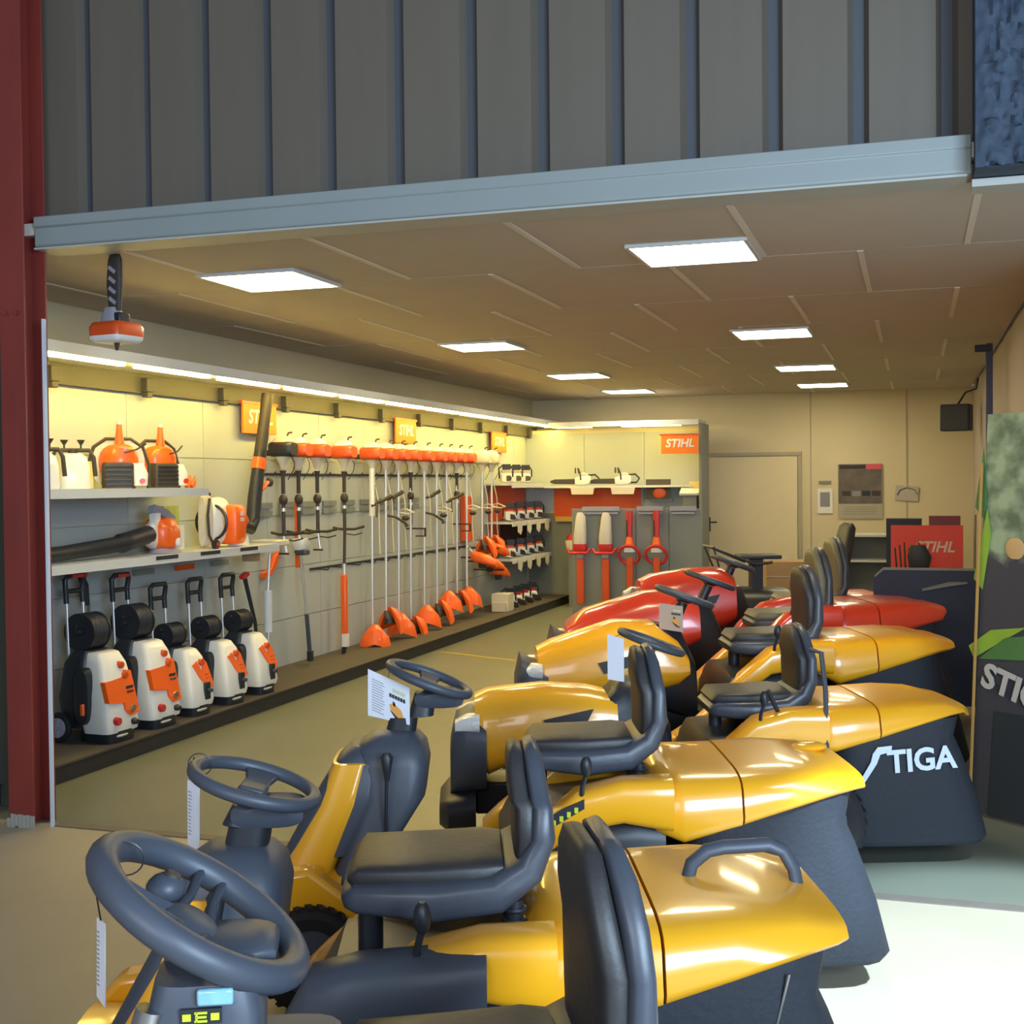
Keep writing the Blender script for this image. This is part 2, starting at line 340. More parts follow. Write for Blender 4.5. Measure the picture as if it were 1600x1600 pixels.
def seat(par, top=.84, back=1.12, hw=.188, lean=.0, front=-.41, cush=VIN, thick=.052):
    j = top-.03
    sh = MB().loft(sweep([(front, top-.085, hw-.03, .02), (front+.03, top-.075, hw, thick*.72), (-.20, top-.085, hw+.012, thick), (-.06, top-.07, hw+.01, thick*.95), (.015, top-.02, hw, thick*.75), (.045, top+.05, hw-.005, .032),
                          (.044+lean*.4, (top+back)/2, hw-.002, .026), (.038+lean, back-.11, hw-.020, .026), (.030+lean, back-.05, hw-.055, .024), (.022+lean, back-.012, hw-.10, .018), (.018+lean, back, hw-.14, .012)], 4.5, 24)).build('seat_shell', SHL, par, 55)
    MB().loft(sweep([(front+.012, top-.045, hw-.05, .012), (front+.035, top-.030, hw-.028, .026), (-.22, top-.034, hw-.022, .034), (-.09, top-.028, hw-.022, .034), (-.045, top-.022, hw-.035, .022)], 4.5, 24)).build('cushion', cush, par, 55)
    MB().loft(sweep([(.0, top+.0, hw-.04, .020), (.006, top+.05, hw-.022, .026), (.006+lean*.4, (top+back)/2, hw-.018, .028), (-.006+lean, back-.11, hw-.034, .026), (-.012+lean, back-.05, hw-.068, .022), (-.012+lean, back-.016, hw-.112, .02), (-.010+lean, back-.006, hw-.145, .010)], 4.5, 24)).build('backrest_pad', cush, par, 55)
    for sy in (-.11, .11):
        sp = MB().tube([(-.02, sy, top-.24), (-.02, sy, top-.10)], .020, 12)
        for q in range(5): sp.tube(ring_pts((-.02, sy, top-.225+q*.026), .024, 12), .006, 6, True)
        sp.build('seat_spring', BLK, par)
    MB().cyl((-.36, 0, top-.25), (-.36, 0, top-.10), .03, .03, 10).build('seat_mount', BLK, par)
def rearbody(par, P, top=.735, dz=0, handle=False, knob=False, logo=None, bag=True, lid=True, x0=.0, sc=1):
    """rear fenders, rear cover, grass collector"""
    T = top
    for sy in (-1, 1):
        f = MB().loft([rr('x', -.56, sy*.30, .40, .055, .04, 4), rr('x', -.50, sy*.30, .44, .07, .055, 4), rr('x', -.39, sy*.305, T-.215, .075, .055, 4), rr('x', -.25, sy*.305, T-.105, .078, .065, 4),
                       rr('x', -.10, sy*.305, T-.075, .078, .070, 4), rr('x', .06, sy*.305, T-.088, .078, .088, 4)]).build('rear_fender', P, par, 55)
        if sy < 0 and knob is True:
            g = MB()
            for k in range(7): g.box((-.40+k*.024, -.386, T-.17+k*.0135), (.012, .004, .018))
            g.build('height_gauge_mark', GRN, f)
            MB().prism([(-.42, T-.195), (-.23, T-.085), (-.23, T-.055), (-.30, T-.085), (-.42, T-.155)], 'y', -.386, -.378).build('gauge_plate', BLK, f)
    lv = MB().tube([(-.24, -.35, T-.12), (-.235, -.37, T-.02), (-.225, -.38, T+.02)], .008, 8); lv.build('height_lever', BLK, par)
    MB().ball((-.223, -.38, T+.05), .024, (.8, .8, 1.5)).build('lever_knob', BLK, par)
    MB().loft([rr('x', -.02, 0, T-.14, .30, .05, 5), rr('x', .04, 0, T-.11, .372, .095, 5, tap=.08), rr('x', .10, 0, (T+.51)/2, .382, (T-.51)/2, 5, tap=.12), rr('x', .285, 0, (T+.565)/2, .382, (T-.565)/2, 5, tap=.13)]).build('rear_cover', P, par, 50)
    MB().loft([rr('x', -.50, 0, .38, .33, .10, 6), rr('x', -.44, 0, .42, .34, .16, 6), rr('x', -.05, 0, .44, .34, .18, 6), rr('x', .04, 0, .44, .33, .16, 6)]).build('chassis', BLK, par)
    for sy in (-1, 1): wheel(par, 0.0, sy*.31, .22, .17, sy)
    if not lid: return
    ld = MB().loft([rr('x', .292, 0, (T+.57)/2, .382, (T-.57)/2+.002, 5, tap=.13), rr('x', .45, 0, (T+.62)/2+.004, .372, (T-.615)/2+.004, 5, tap=.15), rr('x', .60, 0, (T+.665)/2, .350, (T-.66)/2, 5, tap=.18),
                    rr('x', .68, 0, (T+.675)/2-.008, .322, (T-.685)/2-.004, 4, tap=.2), rr('x', .712, 0, T-.045, .285, .026, 3.5, tap=.15)]).build('collector_lid', P, par, 50)
    if handle:
        MB().tube([(.40, 0, T-.01), (.412, 0, T+.035), (.45, 0, T+.066), (.49, 0, T+.074), (.60, 0, T+.078), (.635, 0, T+.062), (.66, 0, T+.02), (.668, 0, T-.02)], .013, 10, flat=1.4).build('lid_handle', GRY, par, 60)
    if knob is True:
        MB().ball((.62, .10, T+.003), .05, (1.3, 1.1, .35)).build('lid_grip', P, ld)
    if bag:
        b = MB().loft([rr('z', .10, .46, 0, .33, .31, 6), rr('z', .13, .46, 0, .35, .33, 6), rr('z', .30, .435, 0, .33, .335, 6), rr('z', .50, .40, 0, .29, .34, 6), rr('z', .575, .385, 0, .27, .34, 6), rr('z', T-.06, .42, 0, .26, .32, 6)]).build('collector_bag', FAB, par, 50)
        if handle: MB().tube([(.56, -.338, .64), (.50, -.342, .40), (.44, -.336, .16)], .003, 6).build('bag_seam', STL, b)
        if logo:
            lt = MB()   # slanted wordmark: hand-drawn first letter, then glyphs
            S = [(-.03, -.09), (.0, -.09), (.06, -.012), (.078, .028), (.135, .040), (.138, .066), (.065, .060), (.040, .032), (.030, -.004)]
            lt.prism([(.222+a*.85, .485+c) for a, c in S], 'y', -.353, -.347)
            lt.build('lettering', mat('pale_logo_print', (.55, .62, .75), .6, var=.05), b)
            text('TIGA', .135, MATS['pale_logo_print'], b, (.470, -.352, .485), (R(90), R(-4), 0), .002, bold=.004, sx=.98)
def card(parent, corners, sketch=True, dense=True, string_to=None, P=None):
    """printed price card, corners tl,tr,br,bl in world space, with text lines and a little picture"""
    tl, tr, br, bl = [Vector(c) for c in corners]; n = (tr-tl).cross(bl-tl).normalized()
    if n.y > 0: n = -n
    th = n*-.002
    q = MB(); vs = [tl, tr, br, bl]; q.add(vs+[v+th for v in vs], [(0, 1, 2, 3), (7, 6, 5, 4), (0, 4, 5, 1), (1, 5, 6, 2), (2, 6, 7, 3), (3, 7, 4, 0)])
    o = q.build('price_card', P or PAP)
    def pt(u, v): return tl+(tr-tl)*u*(1)+(bl-tl)*v+n*.0012
    def quad(mb, u0, u1, v0, v1): mb.add([pt(u0, v0), pt(u1, v0), pt(u1, v1), pt(u0, v1)], [(0, 1, 2, 3)])
    if dense:
        a = MB()
        for i in range(13): quad(a, .1, .1+random.uniform(.22, .32), .16+i*.055, .175+i*.055)
        a.build('printed_text', GINK, o)
    if sketch:
        a = MB(); quad(a, .60, .90, .17, .25); a.build('printed_badge', mat('pale_yellow_print', (.6, .6, .35), .7), o)
        a = MB()
        for i in range(6): quad(a, .52+i*.065, .575+i*.065, .30, .38)
        a.build('printed_heading', INK, o)
        a = MB(); a.add([pt(.52, .55), pt(.62, .48), pt(.8, .56), pt(.88, .72), pt(.78, .78), pt(.56, .66)], [tuple(range(6))]); a.build('printed_mower_body', mat('orange_print', (.75, .35, .08), .7), o)
        a = MB(); a.add([pt(.60, .44), pt(.66, .47), pt(.67, .55), pt(.61, .53)], [(0, 1, 2, 3)]); a.add([pt(.53, .66), pt(.60, .68), pt(.84, .82), pt(.90, .78), pt(.84, .86), pt(.7, .82)], [tuple(range(6))]); a.build('printed_mower_dark', INK, o)
    if string_to is not None:
        MB().tube([tl*.5+tr*.5, Vector(string_to)], .0015, 5).build('string', WIRE, o)
    return o

ROOTS = {}
def rider_compact(key, label, loc, th, wx=-.63, wz=1.0, tilt=17, fx=0, seat_top=.84, back=1.10, three=False, lid=True, handle=False, knob=True, rtop=.735, s=1, tower_h=.0, gear=False, wr=.146, hoff=0):
    t = thing('ride_on_mower', label, 'riding mower', loc, R(th), 'ride-on mowers parked in the row', s); ROOTS[key] = t
    seat(t, seat_top, back, hw=.215 if key == 'm1' else .188)
    rearbody(t, YEL, rtop, handle=handle, knob=knob, lid=lid, bag=lid)
    w, c, n = steering(t, wx, wz, tilt, three=three, rad=wr, tube=.0255 if three else .0165)
    bx = -.70+fx      # tower top centre x
    z0 = .80+tower_h
    # column boot and cowl under the wheel
    MB().loft([rr('z', z0+.0, bx-.07, 0, .055, .055, 3), rr('z', z0+.10, bx-.05, 0, .05, .05, 3), rr('z', z0+.105, wx-.03, 0, .045, .05, 3), rr('z', wz-.045, wx-.015, 0, .036, .04, 3)]).build('steering_column', BLK, t)
    MB().loft([rr('y', -.07, wx+.04, wz-.055, .05, .012, 3), rr('y', -.05, wx+.035, wz-.065, .085, .030, 3), rr('y', .05, wx+.035, wz-.065, .085, .030, 3), rr('y', .07, wx+.04, wz-.055, .05, .012, 3)]).build('column_cowl', GRY, t)
    # tower: dark dash and lower panel
    d = MB().loft([rr('z', .36, bx-.20, 0, .10, .21, 5), rr('z', .47, bx-.165, 0, .085, .19, 5), rr('z', z0-.16, bx-.085, 0, .11, .165, 5), rr('z', z0-.05, bx-.085, 0, .125, .155, 5), rr('z', z0+.01, bx-.09, 0, .12, .14, 4), rr('z', z0+.045, bx-.08, 0, .085, .10, 3), rr('z', z0+.06, bx-.075, 0, .05, .06, 2.5)]).build('dashboard', GRY, t, 50)
    h = MB().loft([rr('z', .34, bx+hoff-.40, 0, .10, .215, 4), rr('z', .46, bx+hoff-.345, 0, .095, .195, 4), rr('z', .62, bx+hoff-.265, 0, .08, .175, 4), rr('z', z0-.035, bx+hoff-.22, 0, .07, .155, 4), rr('z', z0-.03, bx+hoff-.20, 0, .05, .14, 4)]).build('hood', YEL, t, 50)
    MB().loft([rr('z', .45, bx+hoff-.33, 0, .13, .178, 5), rr('z', .62, bx+hoff-.245, 0, .12, .166, 5), rr('z', z0-.04, bx+hoff-.185, 0, .10, .150, 5), rr('z', z0+.015, bx+hoff-.165, 0, .07, .11, 3)]).build('tower_side_panel', GRY, t, 50)
    # lower front fairing and footwell
    for sy in (-1, 1):
        a = -.36; q = [(bx-.50, .37), (bx-.44, .44), (bx-.34, .455), (bx-.14, .30), (bx-.02, .255), (bx-.02, .20), (bx-.20, .20), (bx-.30, .235), (bx-.42, .22), (bx-.51, .25)]
        y0, y1 = (sy*.335, sy*.24)
        MB().prism(q, 'y', min(y0, y1), max(y0, y1)).build('front_fender', YEL, t, 40, bevel=.018, seg=3)
    MB().loft([rr('x', bx-.53, 0, .28, .20, .06, 5), rr('x', bx-.48, 0, .31, .24, .10, 5), rr('x', bx-.25, 0, .31, .24, .09, 5)]).build('front_fairing', YEL, t, 50)
    MB().box(((bx-.20-.40)/2, 0, .225), (abs(-.40-(bx-.2))+.1, .66, .05)).build('footboard', BLK, t, bevel=.01)
    MB().loft([rr('z', .05, -.50, 0, .27, .33, 5), rr('z', .12, -.50, 0, .28, .34, 5), rr('z', .17, -.50, 0, .22, .28, 4)]).build('cutter_deck', GRY, t)
    for sy in (-1, 1): wheel(t, bx-.33, sy*.33, .17, .13, sy)
    MB().tube([(bx-.10, -.19, .47), (bx-.10, -.20, .60), (bx-.095, -.205, .76)], .006, 8).build('throttle_lever', BLK, t)
    MB().loft([rr('z', .71, bx-.095, -.205, .008, .008, 2), rr('z', .745, bx-.095, -.205, .014, .014, 2), rr('z', .79, bx-.095, -.205, .022, .02, 2), rr('z', .805, bx-.095, -.205, .012, .012, 2)]).build('throttle_knob', BLK, t)
    if gear:
        pass
    return t, c
# mower 1 (nearest)
t1, c1 = rider_compact('m1', 'nearest yellow and black ride-on mower with a spinner knob on its steering wheel', (-.508, 1.977, 0), 25, wx=-.622, wz=1.035, tilt=33, wr=.172, fx=.17, three=True, lid=False, knob='dark', rtop=.60, back=1.135, seat_top=.78, tower_h=-.17)
n1 = Vector((math.sin(R(33)), 0, math.cos(R(33))))
# spinner knob standing on the far-left of the rim plane
kb = Vector((-.725, .05, .99)) + n1*.01
MB().tube([kb+n1*.0, kb+n1*.02, kb+n1*.045], [.017, .013, .017], 12).build('spinner_stem', GRY, t1, 60)
MB().ball(kb+n1*.068, .03, (1.05, 1.05, .85), 16, 10).build('spinner_knob', GRY, t1, 60)
MB().cyl(kb+n1*.090, kb+n1*.096, .016, .012, 14).build('spinner_cap', BRN, t1)
MB().loft([rr('z', .60, -.60, -.09, .075, .07, 5), rr('z', .93, -.60, -.09, .085, .08, 5), rr('z', .975, -.60, -.09, .075, .07, 4)]).build('instrument_pod', GRY, t1, 50)
MB().box((-.602, -.172, .937), (.058, .006, .022)).build('warning_sticker', BLK, t1)
g = MB()
for dx, dz, sx, sz in ((-.020, 0, .012, .010), (.020, 0, .012, .010), (0, -.006, .018, .003), (0, 0, .016, .003), (0, .006, .018, .003), (-.006, 0, .003, .015)): g.box((-.602+dx, -.1765, .937+dz), (sx, .002, sz))
g.build('sticker_symbols', GRN, t1)
MB().box((-.582, -.170, .963), (.052, .012, .024)).build('display_window', mat('blue_glass_display', (.22, .45, .55), .1, coat=.8, var=.3, scale=40), t1, bevel=.004)
MB().loft([rr('z', .55, -.60, -.02, .11, .14, 4), rr('z', .80, -.54, -.06, .13, .13, 4), rr('z', .835, -.52, -.06, .12, .12, 4)]).build('console', GRY, t1)
MB().cyl((-.735, -.165, .75), (-.675, -.155, .945), .022, .022, 14).build('column_tube', STL, t1)
# mower 2
t2, c2 = rider_compact('m2', 'yellow ride-on mower, second from the camera, with a black grab handle on its collector lid', (-.901, 2.848, 0), 20, wx=-.63, wz=.995, tilt=16.5, fx=.11, hoff=.09, handle=True, knob='dark', rtop=.745, back=1.088)
MB().loft([rr('x', -.54, -.33, .34, .06, .20, 4), rr('x', -.46, -.335, .41, .08, .27, 4), rr('x', -.36, -.34, .45, .08, .255, 4), rr('x', -.20, -.345, .56, .085, .155, 4), rr('x', -.09, -.345, .635, .08, .08, 4)]).build('side_console', GRY, t2, 55)
# mower 3
t3, c3 = rider_compact('m3', 'yellow ride-on mower, third from the camera, printed price card hanging on its steering wheel', (-.918, 4.314, 0), 19, wx=-.74, wz=1.02, tilt=21, fx=-.08, rtop=.74, back=1.13, tower_h=-.01)

def rider_hood(key, label, loc, th, P, s=1, wx=-.65, wz=.97, tilt=20, seat_top=.76, back=1.045, prof=None, logo=None, lid=True, knob=False, group=None, cush=VIN, hw=.23, rtop=.72, dash=BLK):
    t = thing('ride_on_mower', label, 'riding mower', loc, R(th), 'ride-on mowers parked in the row', s); ROOTS[key] = t
    seat(t, seat_top, back, cush=cush)
    rearbody(t, P, rtop, knob=knob, logo=logo, lid=lid, bag=lid)
    w, c, n = steering(t, wx, wz, tilt)
    MB().cyl((wx-.10, 0, .70), (wx-.01, 0, wz-.03), .03, n=12).build('steering_column', BLK, t)
    prof = prof or [(-1.46, .46, .745), (-1.40, .40, .77), (-1.15, .52, .79), (-.95, .57, .775), (-.83, .60, .745)]
    hd = MB().loft([rr('x', x, 0, (a+b)/2, hw*(1-.10*(i == 0)), (b-a)/2, 3.6, 24, tap=.22) for i, (x, a, b) in enumerate(prof)]).build('hood', P, t, 60)
    x0, a0, b0 = prof[0]
    MB().loft([rr('x', x0-.11, 0, .43, hw*.72, .12, 4), rr('x', x0-.085, 0, .49, hw*.86, .17, 4), rr('x', x0-.03, 0, (b0+.30)/2-.02, hw*.96, (b0-.30)/2-.04, 4), rr('x', x0+.05, 0, (b0+.30)/2-.03, hw*.95, (b0-.30)/2-.06, 4)]).build('grille', GRY, t, 60)
    for k in range(6): MB().box((x0-.098, 0, .36+k*.035), (.02, hw*1.2, .008)).build('grille_slat', BLK, t)
    for sy in (-1, 1):
        MB().loft([rr('x', x0-.088, sy*hw*.55, b0-.12, .055, .028, 3), rr('x', x0-.03, sy*hw*.66, b0-.10, .068, .04, 3), rr('x', x0+.02, sy*hw*.68, b0-.10, .070, .04, 3)]).build('headlight', LAMP, t)
        MB().prism([(x0+.30, (b0+.40)/2+.09), (x0+.52, (b0+.46)/2+.105), (x0+.49, (b0+.46)/2+.045), (x0+.33, (b0+.40)/2+.035)], 'y', sy*hw*.97-.006, sy*hw*.97+.006).build('side_vent', BLK, t)
    MB().loft([rr('x', x0-.16, 0, .24, .20, .05, 4), rr('x', x0-.12, 0, .25, .27, .08, 4), rr('x', x0+.0, 0, .27, .28, .09, 4)]).build('bumper', BLK, t)
    MB().box(((x0-.35)/2, 0, .30), (abs(x0+.35), .26, .14)).build('frame_rail', BLK, t, bevel=.01)
    MB().loft([rr('x', -.88, 0, .60, .20, .14, 4), rr('x', -.80, 0, .60, .205, .22, 4, tap=.2), rr('x', -.66, 0, .56, .19, .24, 3.5, tap=.3), rr('x', -.58, 0, .46, .17, .16, 3.5, tap=.3)]).build('dashboard', dash, t, 50)
    MB().box((-.62, 0, .245), (.50, .80, .04)).build('footboard', BLK, t, bevel=.01)
    MB().loft([rr('z', .05, -.62, 0, .28, .43, 5), rr('z', .14, -.62, 0, .28, .43, 5), rr('z', .19, -.62, 0, .20, .34, 4)]).build('cutter_deck', P if P is RED else GRY, t)
    for sy in (-1, 1): wheel(t, x0+.22, sy*.34, .17, .14, sy)
    MB().tube([(-.10, -.30, .60), (-.16, -.33, .72), (-.20, -.34, .80)], .010, 8).build('side_lever', BLK, t)
    return t, c
rider_hood('m4', 'yellow ride-on mower with a long hood and white lettering on its black grass bag', (-.535, 5.853, 0), 20, YEL, logo=True)
rider_hood('m5', 'large yellow ride-on mower between the lettered-bag mower and the red mowers', (-.624, 7.404, 0), 20, YEL, s=1.1, wz=.945, wx=-.62, seat_top=.77, back=1.10,
           prof=[(-1.40, .50, .69), (-1.32, .42, .73), (-1.00, .46, .83), (-.80, .46, .825), (-.68, .50, .74), (-.63, .55, .66)], rtop=.75, hw=.24)
rider_hood('m6', 'nearer of the two red ride-on mowers, with a red collector', (-.653, 8.76, 0), 20, RED, s=1.12, wz=.92, wx=-.64, seat_top=.74, back=1.11, hw=.25,
           prof=[(-1.52, .46, .68), (-1.40, .42, .76), (-1.05, .46, .86), (-.84, .50, .87), (-.74, .56, .80)], rtop=.79, cush=OLV)
rider_hood('m7', 'farther of the two red ride-on mowers, only its hood and wheel clear of the others', (-.615, 10.09, 0), 20, RED, s=1.12, wz=.95, wx=-.70, seat_top=.74, back=1.12, hw=.25,
           prof=[(-1.36, .50, .84), (-1.28, .46, .88), (-1.0, .50, .92), (-.80, .50, .925), (-.72, .56, .87)], rtop=.74, cush=OLV, lid=False)
# black strap/lever posts beside seat of mower 4
MB().tube([(.05, -.37, .55), (.045, -.37, .80), (.03, -.36, .96), (.0, -.30, .965)], .011, 8).build('seat_side_bar', GRY, ROOTS['m4'])
# black machine with bars behind the red mowers + cardboard box
t = thing('roll_bar_mower', 'black zero-turn style machine with angled steering bars in front of the cardboard box', 'riding mower', (-1.35, 11.3, 0), R(20))
MB().loft([rr('x', -.5, 0, .45, .25, .2, 4), rr('x', -.2, 0, .50, .3, .26, 4), rr('x', .25, 0, .50, .3, .25, 4)]).build('body', BLK, t)
MB().tube([(-.30, -.2, .70), (-.42, -.22, 1.12), (-.05, -.2, .97), (.10, -.2, .99)], .014, 8).tube([(-.42, -.22, 1.12), (-.42, .22, 1.12)], .014, 8).tube([(-.25, .2, .70), (-.42, .22, 1.12), (-.05, .2, .97)], .014, 8).build('steering_bar', BLK, t)
MB().box((.02, 0, 1.03), (.36, .30, .035)).build('seat_pad', BLK, t, bevel=.01); MB().box((.0, 0, .86), (.10, .14, .32)).build('post', BLK, t)
for sy in (-1, 1): wheel(t, -.3, sy*.3, .18, .14, sy); wheel(t, .2, sy*.3, .2, .16, sy)
t = thing('cardboard_box', 'tall brown cardboard box standing behind the red mowers', 'box', (-1.12, 12.2, 0), R(10))
MB().box((0, 0, .47), (.50, .40, .94)).build('carton', CARD, t, bevel=.006); MB().box((0, -.202, .80), (.505, .004, .012)).build('tape', mat('tan_tape', (.42, .32, .18), .4, var=.05), t)
# tall black seat behind
t = thing('tall_black_seat', 'tall tilted black seat backrest rising beside the red board', 'seat', (-.78, 13.3, 0), R(20), s=1.0)
MB().loft(sweep([(.0, .60, .20, .05), (.02, .75, .22, .06), (.08, 1.0, .21, .055), (.13, 1.22, .18, .045), (.14, 1.26, .12, .02)])).build('backrest', VIN, t, 55)
MB().loft(sweep([(-.42, .62, .18, .04), (-.2, .60, .22, .06), (.0, .60, .20, .05)])).build('cushion', VIN, t, 55)
MB().box((-.1, 0, .28), (.5, .4, .56)).build('base', BLK, t, bevel=.02)

# price cards (world space)
tag(card(None, [(-1.818, 4.0, 1.058), (-1.662, 4.0, .998), (-1.663, 4.0, .869), (-1.82, 4.0, .895)], string_to=(-1.74, 4.02, 1.085)), 'white price card with a small mower picture, hanging on the third steering wheel', 'price card', 'cards on the mowers')
tag(card(None, [(-1.758, 2.76, .957), (-1.712, 2.74, .951), (-1.714, 2.74, .773), (-1.760, 2.76, .794)], sketch=False, string_to=(-1.70, 2.70, 1.03)), 'clear-sleeved card hanging edge-on from the second steering wheel', 'price card', 'cards on the mowers')
tag(card(None, [(-1.298, 1.76, .985), (-1.268, 1.74, .984), (-1.271, 1.74, .844), (-1.301, 1.76, .852)], sketch=False, string_to=(-1.26, 1.70, 1.08)), 'clear-sleeved card hanging edge-on from the nearest steering wheel', 'price card', 'cards on the mowers')
tag(card(None, [(-1.296, 5.4, 1.03), (-1.222, 5.4, 1.01), (-1.222, 5.4, .82), (-1.296, 5.4, .83)], sketch=False, dense=False, string_to=(-1.24, 5.42, 1.03)), 'blank bright card hanging from the steering wheel beside the third seat', 'price card', 'cards on the mowers')
tag(card(None, [(-1.379, 7.0, 1.015), (-1.243, 7.0, 1.00), (-1.243, 7.0, .853), (-1.379, 7.0, .87)], string_to=(-1.25, 7.08, 1.06), dense=False, P=mat('pinkish_card', (.50, .38, .30), .7)), 'pinkish price card with a picture, in front of the red hood', 'price card', 'cards on the mowers')
# string loops on wheels 1 and 2
for key, cc, tl, rad in (('m1', c1, 33, .145), ('m2', c2, 16.5, .145)):
    n = Vector((math.sin(R(tl)), 0, math.cos(R(tl)))); u = n.cross(Vector((0, 1, 0))).normalized()
    if u.x > 0: u = -u
    p = cc+u*rad*.97+Vector((0, .03, 0))
    MB().tube(ring_pts(p, .028, 20, (0, 1, .15)), .0014, 5, True).build('string_loop', WIRE, ROOTS[key])

# ------------------------------------------------------------ pressure washers
def washer(label, y, h, big, x=-4.80, rz=-4):
    t = thing('pressure_washer', label, 'pressure washer', (x, y, .112), R(rz), 'pressure washers on the plinth', 1)
    W = .152 if big else .128
    MB().loft([rr('z', .0, -.03, 0, .12, W*.8, 5), rr('z', .10, -.03, 0, .13, W*.86, 5)]).build('base', BLK, t)
    MB().loft([rr('z', .02, .035, -.02, .045, .05, 5), rr('z', .045, .05, -.02, .055, .06, 5), rr('z', .055, .04, -.02, .045, .05, 5)]).build('foot', WHT, t)
    MB().loft([rr('z', .065, -.01, .0, .105, W, 6), rr('z', .10, -.01, 0, .115, W+.004, 6), rr('z', h*.55, -.025, 0, .105, W-.004, 6), rr('z', h*.88, -.05, 0, .085, W-.03, 5), rr('z', h, -.07, 0, .065, W-.05, 5), rr('z', h+.01, -.08, 0, .05, W-.06, 4)]).build('housing', WHT, t, 50)
    MB().loft([rr('z', .09, -.19, 0, .11, W-.01, 4), rr('z', h*.5, -.19, 0, .13, W+.012, 4), rr('z', h*.9, -.18, 0, .10, W-.01, 4), rr('z', h+.02, -.16, 0, .07, W-.04, 4)]).build('rear_shell', BLK, t, 50)
    def fx(z):  # front surface x of housing
        return .105+(-.01)*1 if z < .1 else (.105-.015*(z-.1)/(h*.45) if z < h*.55 else .08-.045*(z-h*.55)/(h*.33))
    if big: poly = [(-W+.01, h*.70), (.02, h*.72), (W*.35, h*.80), (W-.035, h*.78), (W-.02, h*.30), (W*.3, h*.28), (.0, h*.36), (-.005, h*.44), (-W+.005, h*.47)]
    else: poly = [(-W*.55, h*.78), (-W*.1, h*.83), (.02, h*.66), (W*.5, h*.86), (W-.035, h*.78), (W-.02, h*.45), (W*.45, h*.40), (-W*.15, h*.56)]
    q = MB(); n = len(poly)
    q.add([(fx(z)+.006, y_, z) for y_, z in poly]+[(fx(z)-.03, y_, z) for y_, z in poly], [tuple(range(n))]+[(i, (i+1) % n, (i+1) % n+n, i+n) for i in range(n)])
    q.build('orange_panel', ORG, t, 20)
    for zz, yy, r_ in ([(h*.86, .03, .025), (h*.74, .05, .022)] if big else [(h*.80, .03, .026)]):
        MB().cyl((fx(zz)-.01, yy, zz), (fx(zz)+.022, yy, zz), r_, r_*.85, 14).build('dial', ORD, t)
    dm = MB()
    for i in range(5): dm.box((fx(h*.6)+.0045, .045+i*.014, h*.60), (.004, .008, .018)).box((fx(h*.55)+.0055, .045+i*.013, h*.55), (.004, .006, .012))
    dm.build('printed_model_mark', INK, t)
    if big:
        MB().cyl((fx(.08), -W*.55, .14), (fx(.08)+.03, -W*.55, .14), .028, .024, 12).build('red_knob', REDP, t)
        MB().cyl((fx(h*.38), .07, h*.36), (fx(h*.38)+.015, .07, h*.36), .024, .022, 14).build('pressure_gauge', STL, t)
        MB().loft([rr('x', fx(.2)-.01, .08, h*.21, .035, .022, 3), rr('x', fx(.2)+.03, .08, h*.20, .02, .014, 3)]).build('outlet', BLK, t)
    else:
        MB().box((fx(.15)-.002, W*.25, .165), (.02, .06, .12)).build('outlet_recess', BLK, t, bevel=.004); MB().cyl((fx(.15), W*.25, .17), (fx(.15)+.04, W*.25, .17), .014, n=10).build('hose_connector', GRY, t)
    # left side grip/lance holder bulge facing the camera, and wheels
    MB().loft([rr('y', -W-.045, -.10, h*.52, .03, h*.2, 3), rr('y', -W-.03, -.09, h*.53, .055, h*.30, 3), rr('y', -W+.03, -.09, h*.53, .06, h*.33, 3)]).build('side_holder', BLK, t, 50)
    MB().box((-.06, -W-.05, h*.40), (.022, .02, .07)).build('orange_trigger_lock', ORG, t, bevel=.004)
    r_ = .095 if big else .07
    for sy in (-1, 1):
        MB().tube(ring_pts((-.27, sy*(W+.02), r_), r_*.80, 24, (0, 1, 0)), r_*.2, 8, True).build('tyre', RUB, t, 60)
        wr_ = MB().cyl((-.27, sy*(W+.01), r_), (-.27, sy*(W+.045), r_), r_*.68, r_*.62, 20)
        for k in range(5):
            a = 2*PI*k/5; wr_.box((-.27+math.cos(a)*r_*.4, sy*(W+.048), r_+math.sin(a)*r_*.4), (r_*.5, .01, r_*.16), Matrix.Rotation(-a, 3, 'Y'))
        wr_.build('wheel_rim', LAV, t)
    # handle
    H = {True: 1.0, False: .90}[big]+random.uniform(-.02, .02); hw_ = .075
    for sy in (-1, 1):
        MB().cyl((-.26, sy*hw_, h*.6), (-.28, sy*hw_, H-.10), .011, n=10).build('handle_tube', ALU, t)
    hd = MB()
    hd.tube([(-.28, -hw_, H-.16), (-.285, -hw_, H-.08), (-.28, -hw_*1.15, H-.01), (-.27, -hw_*.9, H+.015), (-.27, hw_*.9, H+.015), (-.28, hw_*1.15, H-.01), (-.285, hw_, H-.08), (-.28, hw_, H-.16)], .017, 10)
    hd.tube([(-.285, -hw_, H-.085), (-.285, hw_, H-.085)], .015, 8)
    hd.build('handle_grip', BLK, t, 60)
    if big: MB().box((-.25, 0, H+.012), (.016, .10, .022)).build('red_insert', REDP, t, bevel=.003)
    # hose reel
    rz_ = h+(.13 if big else .10); R_ = .12 if big else .085
